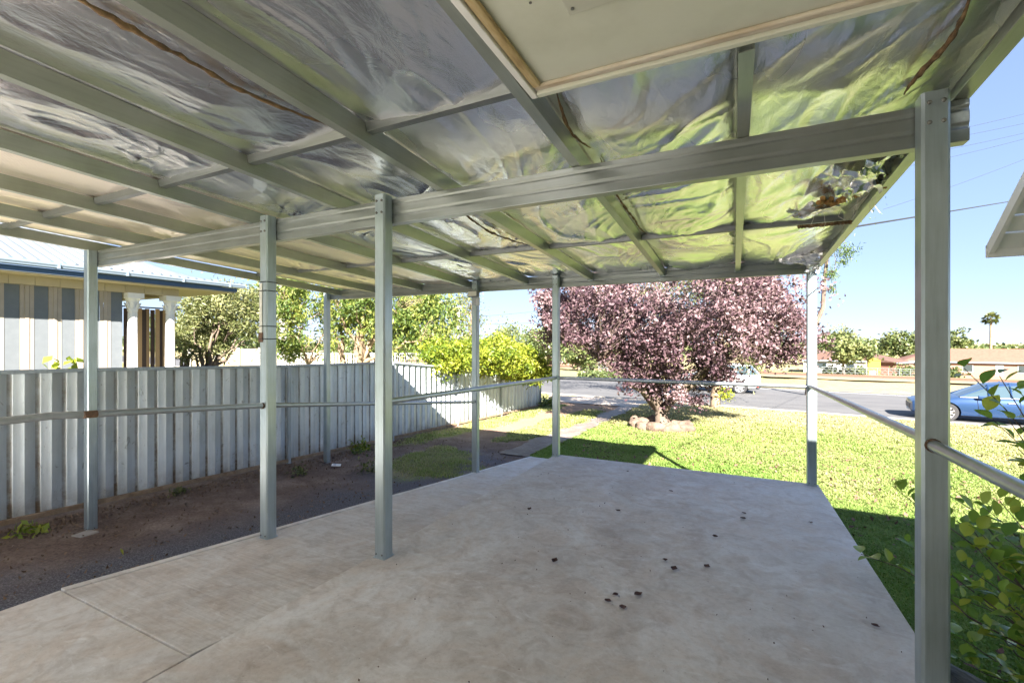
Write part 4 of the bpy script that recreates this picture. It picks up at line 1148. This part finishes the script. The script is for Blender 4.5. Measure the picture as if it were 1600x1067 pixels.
# fences in the neighbour's front yard
def pale_fence(name, pxa, Da, pxb, Db, z0, z1, label, n, m, w=.14):
    a = at(pxa, 533, Da); c = at(pxb, 533, Db); a.z = c.z = 0
    root = empty(name, (a.x, a.y, z0), 0, label, 'fence'); L = (c - a).length; ang = math.atan2(c.y - a.y, c.x - a.x); root.rotation_euler.z = ang
    me = None
    for k in range(n):
        x = L * k / n
        if me is None:
            o = MB().box(0, w * L / n, -.015, .015, 0, z1 - z0).build('picket', m, root); me = o.data
        else: o = link('picket', me, None, root)
        o.location.x = x
    for zz in (.2, z1 - z0 - .06): MB().box(0, L, .018, .05, zz, zz + .06).build('rail', m, root)
    for k in range(4): MB().box(L * k / 3 - .04, L * k / 3 + .04, -.05, .07, -.3, z1 - z0 + .05).build('fence_post', M['dull_white'], root)
pale_fence('cream_fence', 296, 21, 406, 24, -1.0, 1.03, 'cream sheet fence across the back of the neighbouring yard', 26, M['cream'], .93)
pale_fence('picket_fence', 428, 27, 520, 28, -1.2, .72, 'white picket fence behind the slim tree', 34, M['dull_white'], .45)
pale_fence('low_fence', 525, 30, 690, 31, -1.3, .62, 'white low fence behind the bent trunks', 44, M['dull_white'], .35)
# white pole
g0 = on_ground(716, 24)
po = empty('light_pole', g0, 0, 'slim white pole with a flat head rising behind the yellow bush', 'pole'); zt = at(716, 482, 24).z - g0.z
MB().tube([(0, 0, -.2), (0, 0, zt)], [.10, .085], 10).build('shaft', M['dull_white'], po, smooth=True)
MB().box(-.25, .25, -.12, .12, zt, zt + .1).build('head', M['dull_white'], po, bevel=.03)
# parked things seen over the fence: a bench-like trailer is hidden; power lines
def wire(a, c, sag, r, label):
    pts = []
    for i in range(17):
        t = i / 16; p = a.lerp(c, t); p.z -= sag * 4 * t * (1 - t); pts.append(p)
    o = MB().tube(pts, r, 5).build('power_line', M['black']); tag(o, label, 'wire', 'overhead wires')
wire(Vector((.86, 4.55, 2.33)), at(1700, 293, 20), .02, .008, 'dark service cable running from the roof edge to the right')
for (ya, yb, D, lab) in ((205, 175, 42, 'topmost thin overhead wire in the right sky'), (216, 190, 42, 'second overhead wire from the top in the right sky'), (233, 205, 42, 'third overhead wire from the top in the right sky'), (246, 214, 42, 'fourth overhead wire from the top in the right sky'), (293, 245, 40, 'lone overhead wire below the group of four')):
    wire(at(1380, ya + (ya - yb) * .8 - 4, D), at(1680, yb - (ya - yb) * .6, D + 2), .25, .014, lab)
for (ya, yb, lab) in ((498, 484, 'higher faint wire in the sky gap left of the plum'), (507, 503, 'lower faint wire in the sky gap left of the plum')):
    wire(at(690, ya, 70), at(860, yb, 74), .15, .022, lab)

# ================================================================== CARS
def paint(name, col, metal=.3):
    m = mat(name, col, .28, metal); m.node_tree.nodes['Principled BSDF'].inputs['Coat Weight'].default_value = .35; return m
M['tyre'] = mat('tyre', (.03, .03, .032), .8)
M['alloy'] = mat('alloy_wheel', (.62, .62, .63), .35, .7)
M['carglass'] = mat('car_glass', (.05, .08, .10), .05, 0, .8)
M['trim'] = mat('black_trim', (.02, .02, .022), .45)
M['red'] = mat('tail_lamp_red', (.45, .03, .03), .2)
M['lamp'] = mat('head_lamp', (.6, .62, .65), .1, .3)
def loft(sections, mi=0):
    n = len(sections[0]); b = MB(); v = [p for s in sections for p in s]
    f = [(i * n + k, i * n + k + 1, (i + 1) * n + k + 1, (i + 1) * n + k) for i in range(len(sections) - 1) for k in range(n - 1)]
    return v, f, n
def car(name, loc, rz, label, pm, body, cabin, wheels, wr, suv=False):
    root = empty(name, loc, rz, label, 'car')
    # lower body: stations (x, z_low, z_top, half width)
    secs = []
    for (x, zl, zt, hw) in body:
        H = zt - zl
        half = [(hw * .80, zl), (hw * .96, zl + H * .10), (hw, zl + H * .35), (hw * 1.0, zl + H * .62), (hw * .965, zl + H * .86), (hw * .90, zt - H * .02), (hw * .55, zt + .015), (0, zt + .025)]
        secs.append([Vector((x, y, z)) for y, z in half] + [Vector((x, -y, z)) for y, z in reversed(half[:-1])])
    v, f, n = loft(secs)
    b = MB(); b.add(v, f); b.add(secs[0], [tuple(range(n))]); b.add(secs[-1], [tuple(range(n - 1, -1, -1))])
    b.add([s for i in range(len(secs)) for s in (secs[i][0], secs[i][-1])], [(2 * i, 2 * i + 1, 2 * i + 3, 2 * i + 2) for i in range(len(secs) - 1)])
    bo = b.build('body', pm, root)
    bm = bmesh.new(); bm.from_mesh(bo.data); bmesh.ops.remove_doubles(bm, verts=bm.verts, dist=.002); bmesh.ops.recalc_face_normals(bm, faces=bm.faces); bm.to_mesh(bo.data); bm.free()
    cut = MB()
    for wx in wheels:
        cut.lathe([(wr + .055, -1.2), (wr + .055, -.52)], 28, M=Matrix.Translation((wx, 0, wr)) @ Matrix.Rotation(math.pi / 2, 4, 'X'))
        cut.lathe([(wr + .055, .52), (wr + .055, 1.2)], 28, M=Matrix.Translation((wx, 0, wr)) @ Matrix.Rotation(math.pi / 2, 4, 'X'))
    co = cut.build('cutter', M['trim'], root)
    md = bo.modifiers.new('b', 'BOOLEAN'); md.object = co; md.operation = 'DIFFERENCE'; md.solver = 'EXACT'
    bpy.context.view_layer.update()
    ev = bo.evaluated_get(bpy.context.evaluated_depsgraph_get())
    me = bpy.data.meshes.new_from_object(ev); bo.modifiers.clear(); bo.data = me
    me.polygons.foreach_set('use_smooth', np.ones(len(me.polygons), bool)); me.set_sharp_from_angle(angle=math.radians(32))
    bpy.data.objects.remove(co)
    # cabin: stations (x, z_belt, z_roof, hw_belt, hw_roof)
    secs = []
    for (x, zb, zr, hb, hr) in cabin:
        half = [(hb, zb), (hb * .5 + hr * .5 + .015, zb * .45 + zr * .55), (hr, zr - .06 * (zr > zb + .1)), (hr * .86, zr), (0, zr + .02)]
        secs.append([Vector((x, y, z)) for y, z in half] + [Vector((x, -y, z)) for y, z in reversed(half[:-1])])
    n = 9; gl = MB(); pa = MB()
    for i in range(len(secs) - 1):
        for k in range(8):
            quad = [secs[i][k], secs[i][k + 1], secs[i + 1][k + 1], secs[i + 1][k]]
            side = k in (0, 1, 6, 7); screen = i == 0 or i == len(secs) - 2
            (gl if side or screen else pa).add(quad, [(0, 1, 2, 3)])
    gl.build('windows', M['carglass'], root, smooth=True); pa.build('roof', pm, root, smooth=True)
    for i in range(len(secs)):
        for s in (0, 1):
            idx = (0, 1, 2, 3) if s == 0 else (8, 7, 6, 5)
            if i in (0, len(secs) - 1): continue
            MB().tube([secs[i][j] for j in idx], .035 if i in (1, len(secs) - 2) else .028, 6).build('pillar', pm, root, smooth=True)
    for s in (0, 1):
        k = 2 if s == 0 else 6
        MB().tube([secs[i][k] for i in range(len(secs))], .028, 6).build('roof_rail', pm, root, smooth=True)
        k = 0 if s == 0 else 8
        MB().tube([secs[i][k] + Vector((0, 0, .0)) for i in range(len(secs))], .014, 6).build('belt_trim', M['alloy'], root, smooth=True)
    for wx in wheels:
        for s in (-1, 1):
            hw = max(b_[3] for b_ in body) - .11
            w = empty('wheel', (wx, s * hw, wr), 0, parent=root)
            T = Matrix.Rotation(math.pi / 2, 4, 'X')
            MB().lathe([(wr * .68, -.10), (wr * .94, -.105), (wr, -.07), (wr, .07), (wr * .94, .105), (wr * .68, .10)], 32, M=T, caps=False).build('tyre', M['tyre'], w, smooth=True)
            rm = MB(); rm.lathe([(wr * .70, -.095), (wr * .70, -.085), (wr * .62, -.07), (wr * .62, .07), (wr * .70, .085), (wr * .70, .095)], 28, M=T, caps=False)
            for j in range(10 if not suv else 5):
                a = 2 * math.pi * j / (10 if not suv else 5); ww = .022 if not suv else .05
                R_ = Matrix.Rotation(a, 4, 'Y')
                rm.box(-ww, ww, s * .075 - .012, s * .075 + .012, .0, wr * .66, M=R_)
            rm.lathe([(.06, -.09), (.06, .09)], 12, M=T); rm.build('rim', M['alloy'], w, smooth=True)
            MB().lathe([(wr * .6, -.02), (wr * .6, .02)], 20, M=T).build('brake_disc', M['trim'], w)
    return root
RZ = math.atan2(-.139, .99)
blue = paint('blue_car_paint', (.018, .05, .13), .4)
p0 = RN * 23.55; 
fpos = at(1413, 640, 16.9)
s_front = fpos.dot(RD)
q_c = 23.75
def road_pt(s, q):
    p = RD * s + RN * q; p.z = gz(p.x, p.y); return p
# local x forward = towards the left of the picture
sed = car('sedan', road_pt(s_front + 2.70, q_c), RZ + math.pi, 'blue sedan parked at the kerb at the right edge', blue,
          [(2.40, .34, .58, .55), (2.36, .26, .66, .74), (2.15, .20, .74, .86), (1.7, .18, .80, .905), (1.05, .18, .90, .915), (.4, .18, .92, .92), (-.8, .18, .94, .92), (-1.6, .19, .98, .91), (-2.1, .24, 1.0, .85), (-2.35, .32, .94, .74), (-2.40, .42, .80, .6)],
          [(1.05, .90, .91, .78, .74), (.30, .92, 1.36, .82, .60), (-.25, .93, 1.43, .83, .60), (-.95, .94, 1.42, .83, .60), (-1.45, .96, 1.30, .80, .57), (-2.0, .99, 1.0, .72, .68)], (1.42, -1.38), .33)
MB().box(.30, .62, .925, .99, .88, 1.0).build('mirror', blue, sed, bevel=.03)
for s in (1,):
    MB().tube([(.55, .921 * s, .26), (.60, .925 * s, .60), (.62, .885 * s, .90)], .006, 4).build('door_line', M['trim'], sed)
    MB().tube([(-.45, .921 * s, .26), (-.45, .927 * s, .60), (-.45, .89 * s, .92)], .006, 4).build('door_line', M['trim'], sed)
    MB().box(-.35, -.15, .915, .935, .76, .79).build('door_handle', M['alloy'], sed); MB().box(-1.25, -1.05, .913, .933, .78, .81).build('door_handle', M['alloy'], sed)
for s in (-1, 1):
    MB().add([(2.30, s * .62, .60), (2.12, s * .84, .66), (2.0, s * .875, .72), (2.26, s * .64, .68)], [(0, 1, 2, 3)]).build('headlight', M['lamp'], sed)
MB().box(2.36, 2.415, -.5, .5, .36, .56).build('grille', M['trim'], sed, bevel=.02)
MB().box(2.37, 2.42, -.26, .26, .28, .35).build('number_plate', M['white'], sed)

whitep = paint('white_car_paint', (.58, .58, .58), 0)
suvp = at(1150, 612, 24.9)
s_w = suvp.dot(RD); 
suvq = 29.9
suv = car('white_suv', road_pt(s_w - 1.42, suvq), RZ + math.pi, 'white SUV driving on the road behind the plum tree', whitep,
          [(2.30, .42, .74, .6), (2.26, .32, .84, .78), (2.0, .26, .94, .88), (1.5, .25, 1.0, .92), (.95, .25, 1.05, .93), (0, .25, 1.06, .935), (-1.2, .25, 1.08, .93), (-1.9, .28, 1.10, .91), (-2.2, .33, 1.08, .86), (-2.32, .42, 1.0, .76)],
          [(1.15, 1.05, 1.06, .84, .8), (.45, 1.05, 1.58, .85, .66), (-.2, 1.06, 1.68, .86, .67), (-1.2, 1.08, 1.68, .86, .67), (-1.85, 1.09, 1.60, .85, .64), (-2.22, 1.09, 1.10, .80, .76)], (1.42, -1.42), .36, True)
for s in (-1, 1):
    MB().add([(-2.26, s * .60, .86), (-2.12, s * .90, .86), (-1.92, s * .925, .93), (-2.2, s * .82, 1.0), (-2.30, s * .55, .98)], [(0, 1, 2, 3, 4)]).build('tail_light', M['red'], suv)
    MB().box(-2.36, -2.25, s * .70 - .1, s * .70 + .1, .42, .52).build('reflector', M['red'], suv)
MB().box(-2.36, -2.22, -.8, .8, .30, .42).build('bumper', M['trim'], suv, bevel=.03)
suv.location = road_pt(s_w - 1.42 + 0, suvq)

# ================================================================== SHRUB AT THE RIGHT
def leafy_shrub():
    base = Vector((1.85, 2.95, gz(1.85, 2.95)))
    root = empty('glossy_shrub', base, 0, 'straggly shrub with large glossy green leaves beside the big right post', 'shrub')
    tips = [(1506, 575, 2.5), (1560, 585, 2.6), (1540, 645, 2.5), (1575, 655, 2.5), (1590, 610, 2.7), (1590, 700, 2.6), (1345, 865, 2.95), (1395, 760, 3.0), (1420, 850, 2.9), (1520, 820, 2.7), (1560, 780, 2.6), (1595, 800, 2.6),
            (1500, 880, 2.7), (1540, 920, 2.6), (1580, 880, 2.5), (1600, 930, 2.4), (1510, 960, 2.7), (1550, 990, 2.5), (1490, 930, 2.8), (1500, 1030, 2.7), (1590, 990, 2.4), (1470, 800, 2.9), (1460, 760, 3.0), (1570, 840, 2.5), (1600, 760, 2.5), (1530, 860, 2.6), (1490, 990, 2.8), (1560, 1040, 2.5), (1600, 870, 2.4), (1525, 935, 2.6), (1575, 950, 2.4), (1600, 690, 2.5), (1535, 790, 2.7), (1505, 905, 2.75)]
    V = []; F = []; T = []
    for (px, py, D) in tips:
        tip = at(px, py, D) - base; st = Vector((random.uniform(-.06, .12), random.uniform(-.1, .1), random.uniform(0, .15)))
        pts = bez(st, tip, .08, 7, .03)
        MB().tube(pts, [.0075 - .0008 * i for i in range(8)], 6).build('branch', M['bark'], root, smooth=True)
        nl = 20 if py > 700 else 11
        for k in range(nl):
            t = 1 - .5 * (k / nl) ** 1.2 if py < 700 else 1 - .75 * k / nl
            j = t * 7; i = min(6, int(j)); p = pts[i].lerp(pts[i + 1], j - i)
            ax = (pts[i + 1] - pts[i]).normalized()
            out = Vector((random.uniform(-1, 1), random.uniform(-1, 1), random.uniform(-.15, 1)))
            out = (out - ax * out.dot(ax) * .6).normalized(); d = (out + ax * .5).normalized()
            L = random.uniform(.07, .135); up = Vector((random.uniform(-.5, .5), random.uniform(-.5, .5), 1)); s = d.cross(up).normalized(); u = s.cross(d)
            W = L * random.uniform(.24, .30); i0 = len(V); cols = 7
            for c in range(cols):
                a = c / (cols - 1); w = W * math.sin(math.pi * (a ** .85)) + .001
                cen = p + d * (L * a + .012) - Vector((0, 0, 1)) * L * .22 * a * a
                V += [tuple(cen - s * w + u * w * .35), tuple(cen), tuple(cen + s * w + u * w * .35)]
            tt = random.uniform(.2, .95); T += [tt] * (3 * cols)
            for c in range(cols - 1):
                q = i0 + 3 * c; F += [(q, q + 1, q + 4, q + 3), (q + 1, q + 2, q + 5, q + 4)]
    link('foliage', np_mesh('foliage', V, F, True, {'tint': T}), M['glossy'], root)
leafy_shrub()
# weathered log
bm = bmesh.new(); bmesh.ops.create_icosphere(bm, subdivisions=4, radius=1)
for v in bm.verts:
    r = float(fbm(np.float64(v.co.x * 2.0 + 5), np.float64(v.co.y * 2 + v.co.z * 3), 5, 4)) - .5
    v.co *= 1 + .55 * r; v.co.x *= .42; v.co.y *= .13; v.co.z *= .12
me = bpy.data.meshes.new('log'); bm.to_mesh(me); bm.free()
for p in me.polygons: p.use_smooth = True
lg = link('log', me, M['grey_wood']); lg.location = at(1530, 1022, 2.55); lg.location.z = gz(lg.location.x, lg.location.y) + .07; lg.rotation_euler = (.1, .15, -.9)
tag(lg, 'weathered grey log lying under the glossy shrub', 'log')

# ================================================================== GRASS AND SMALL THINGS
def grass():
    def scatter(n, x0, x1, y0, y1):
        return np.column_stack([rng.uniform(x0, x1, n), rng.uniform(y0, y1, n)])
    P = np.concatenate([scatter(120000, .84, 4.5, 1.2, 8.0), scatter(230000, -5.9, 6.0, 5.97, 12.5), scatter(170000, -7, 9.5, 12.5, 22.0), scatter(15000, -6.98, -3.6, 5.2, 12)])
    lawn, dry, gr, sd = masks(P[:, 0], P[:, 1])
    keep = (rng.uniform(size=len(P)) < lawn * 1.05 - .05)
    x, y = P[:, 0], P[:, 1]
    keep &= ~((x > -3.54) & (x < -2.2) & (y < 7.98)) & ~((x > -2.25) & (x < .845) & (y < 5.98)) & (q_of(x, y) < 22.0)
    keep &= ~((x > 1.25) & (y < 2.45))
    keep &= ~((x > -4.4) & (x < lawn_edge_x(y) - .02) & (y > 7.5) & ~((y > 10.5) & (y < 17) & (x < -4.15)))
    keep &= (np.hypot((x - pb.x) / .75, (y - pb.y) / .65) > 1)
    P = P[keep]; dry = dry[keep]; n = len(P)
    z = ground_z(P[:, 0], P[:, 1]) + (fbm(P[:, 0] * 1.3, P[:, 1] * 1.3, 2, 4) - .5) * .05
    far_ = np.clip((P[:, 1] - 5) / 12, 0, 1)
    L = (.024 + .026 * rng.uniform(size=n)) * (1 + .7 * far_) * (1 + 1.1 * (fbm(P[:, 0] * 2, P[:, 1] * 2, 61, 2) - .5))
    w = (.0035 + .003 * rng.uniform(size=n)) * (1 + 1.8 * far_)
    a = rng.uniform(0, 2 * np.pi, n); lean = rng.uniform(.3, 1.2, n)
    b = np.column_stack([P, z - .004]); s = np.column_stack([np.cos(a + 1.57), np.sin(a + 1.57), np.zeros(n)]) * w[:, None]
    d1 = np.column_stack([np.cos(a) * lean * .35, np.sin(a) * lean * .35, np.full(n, .62)]) * L[:, None]
    d2 = np.column_stack([np.cos(a) * lean, np.sin(a) * lean, np.full(n, .95) - lean * .2]) * L[:, None]
    v = np.stack([b - s, b + s, b + d1 + s * .8, b + d1 - s * .8, b + d2], 1).reshape(-1, 3)
    i = np.arange(n)[:, None] * 5
    f = np.concatenate([i + np.array([[0, 1, 2]]), i + np.array([[0, 2, 3]]), i + np.array([[3, 2, 4]])])
    tint = np.clip(.24 + .66 * dry + rng.normal(size=n) * .11, 0, 1)
    o = link('lawn_grass', np_mesh('lawn_grass', v, f, False, {'tint': np.repeat(tint, 5)}), M['grass'])
    tag(o, 'short patchy lawn grass, green near the patio and straw coloured towards the road', 'grass', kind='stuff')
grass()
# plum leaves fallen on the lawn
n = 1500
P = np.column_stack([rng.normal(.5, 3.2, n), rng.normal(10.2, 2.8, n)])
P = np.concatenate([P, np.column_stack([rng.uniform(.9, 3.2, 90), rng.uniform(3.0, 7.5, 90)])])
x, y = P[:, 0], P[:, 1]
keep = (y > 6.1) & (x > -3.4) & (q_of(x, y) < 21) | ((x > .9) & (y > 2.8) & (x < 3.5) & (y < 8))
P = P[keep]
C = np.column_stack([P, ground_z(P[:, 0], P[:, 1]) + .035])
o = link('fallen_leaves', leaves_mesh('fallen_leaves', C, .065, rng.uniform(0, .5, len(C)), 2.0, .6), M['dead_brown']); tag(o, 'small purple leaves scattered over the lawn', 'leaves', kind='stuff')
# dead leaves on the slab, one by one
spots = [(-1.64, 3.72, 'alone near the ramp side'), (-.93, 4.06, 'halfway across the slab'), (-1.14, 5.48, 'near the front edge'), (-1.08, 2.87, 'flat one left of the cluster'), (-.13, 3.83, 'largest right of the middle'),
         (.08, 4.52, 'farther of a pair near the right'), (.07, 4.37, 'nearer of a pair near the right'), (.58, 4.53, 'close to the right slab edge'), (-.16, 3.27, 'curled one right of the cluster'), (-.42, 3.23, 'between the cluster and the curled one'),
         (-.35, 3.13, 'tiny one right above the cluster'), (-.64, 2.55, 'leftmost of the cluster of four'), (-.55, 2.52, 'biggest of the cluster of four'), (-.50, 2.70, 'rightmost of the cluster of four'), (-.62, 2.64, 'topmost of the cluster of four'), (-.58, 4.90, 'small one toward the front'), (.66, 2.95, 'by the big post at right')]
for k, (x, y, lab) in enumerate(spots):
    n_ = 6; V = []; L = random.uniform(.036, .056); a = random.uniform(0, 6.28); curl = random.uniform(.2, .8)
    for i in range(n_):
        t = i / (n_ - 1); w = L * .42 * math.sin(math.pi * min(.97, t + .05)); zc = .004 + L * curl * .5 * (t - .4) ** 2 * 2
        for j in (-1, 0, 1):
            lx = L * (t - .5); ly = j * w; V.append((lx * math.cos(a) - ly * math.sin(a), lx * math.sin(a) + ly * math.cos(a), zc + abs(j) * w * curl * .8 + random.uniform(0, .002)))
    F = [(3 * i + j, 3 * i + j + 1, 3 * i + j + 4, 3 * i + j + 3) for i in range(n_ - 1) for j in (0, 1)]
    o = link('dead_leaf', np_mesh('dead_leaf', V, F, True), M['dead']); o.location = (x, y, slab_z(y) + .002)
    tag(o, 'dark curled dead leaf on the patio slab, ' + lab, 'leaf', 'dead leaves on the slab')
# crumbs
C = np.column_stack([rng.uniform(-2.1, .75, 150), rng.uniform(1.4, 5.7, 150)]); C = np.column_stack([C, -.028 * C[:, 1] + .003])
o = link('leaf_crumbs', leaves_mesh('leaf_crumbs', C, .011, rng.uniform(0, .3, len(C)), 2, .6), M['dead']); tag(o, 'tiny dark leaf crumbs dotted over the patio slab', 'crumbs', kind='stuff')
# litter and weeds along the fence
gx, gy = -6.16, 5.72
b = MB().box(-.075, .075, -.05, .05, 0, .012); b.box(-.05, .0, -.03, .03, .0125, .02, 1)
o = b.build('litter', [M['white'], mat('grey_print', (.45, .5, .55), .5)], None, bevel=.006); o.location = (gx, gy, gz(gx, gy) + .025); o.rotation_euler = (.12, .1, .7); tag(o, 'flat white plastic litter on the dirt by the fence', 'litter')
def weed(x, y, r, n, lab, m='green', size=.07):
    P = rng.normal(size=(n, 3)) * np.array([.5, .5, .45]) * r; P[:, 2] = np.abs(P[:, 2]) + .01
    o = link('weed', leaves_mesh('weed', P, size, rng.uniform(.2, .9, n), .6, .5), M[m]); o.location = (x, y, gz(x, y)); tag(o, lab, 'weed', kind='stuff')
weed(-6.55, 2.05, .13, 60, 'small weed left of the concrete pad by the fence', 'lime')
weed(-6.9, 1.75, .10, 40, 'low weed at the fence foot near the left edge')
weed(-6.85, 7.0, .20, 130, 'tall weed at the fence foot between the posts', 'lime', .08)
weed(-6.6, 6.7, .15, 70, 'low weed just right of the white litter', 'green', .06)
weed(-6.25, 5.05, .13, 70, 'grey-green weed left of the white litter', 'olive', .06)
weed(-6.72, 3.55, .12, 50, 'straggly weed under the fence between the first two posts', 'olive', .06)
weed(-5.45, 5.75, .22, 110, 'pale scruffy weed on the driveway edge', 'olive', .06)
weed(-6.8, 17.1, .45, 260, 'grass tuft at the far end of the steel fence', 'green', .14)
o = link('fallen_leaf', leaves_mesh('fallen_leaf', np.zeros((1, 3)), .11, np.array([.9]), 3, .25), M['lime']); o.location = (-5.2, 2.25, gz(-5.2, 2.25) + .03); tag(o, 'single yellow leaf on the dirt driveway', 'leaf')
# litter of twigs and pebbles along the fence foot
n = 2600
P = np.column_stack([rng.normal(-6.75, .22, n), rng.uniform(.3, 9, n)]); P = np.concatenate([P, np.column_stack([rng.uniform(-6.9, -3.6, 1800), rng.uniform(.3, 9, 1800)])]); P = P[(P[:, 0] > -6.96) & (P[:, 0] < -3.56)]
C = np.column_stack([P, ground_z(P[:, 0], P[:, 1]) + (fbm(P[:, 0] * 1.3, P[:, 1] * 1.3, 2, 4) - .5) * .05 + .006])
o = link('ground_litter', leaves_mesh('ground_litter', C, .045, rng.uniform(0, 1, len(C)), 2, .4), mottled('twig_litter', [(.3, (.08, .05, .035)), (.6, (.22, .15, .1)), (.85, (.45, .4, .34))], 3, .95, 0)); tag(o, 'twigs, pebbles and leaf scraps strewn over the dirt driveway', 'litter', kind='stuff')
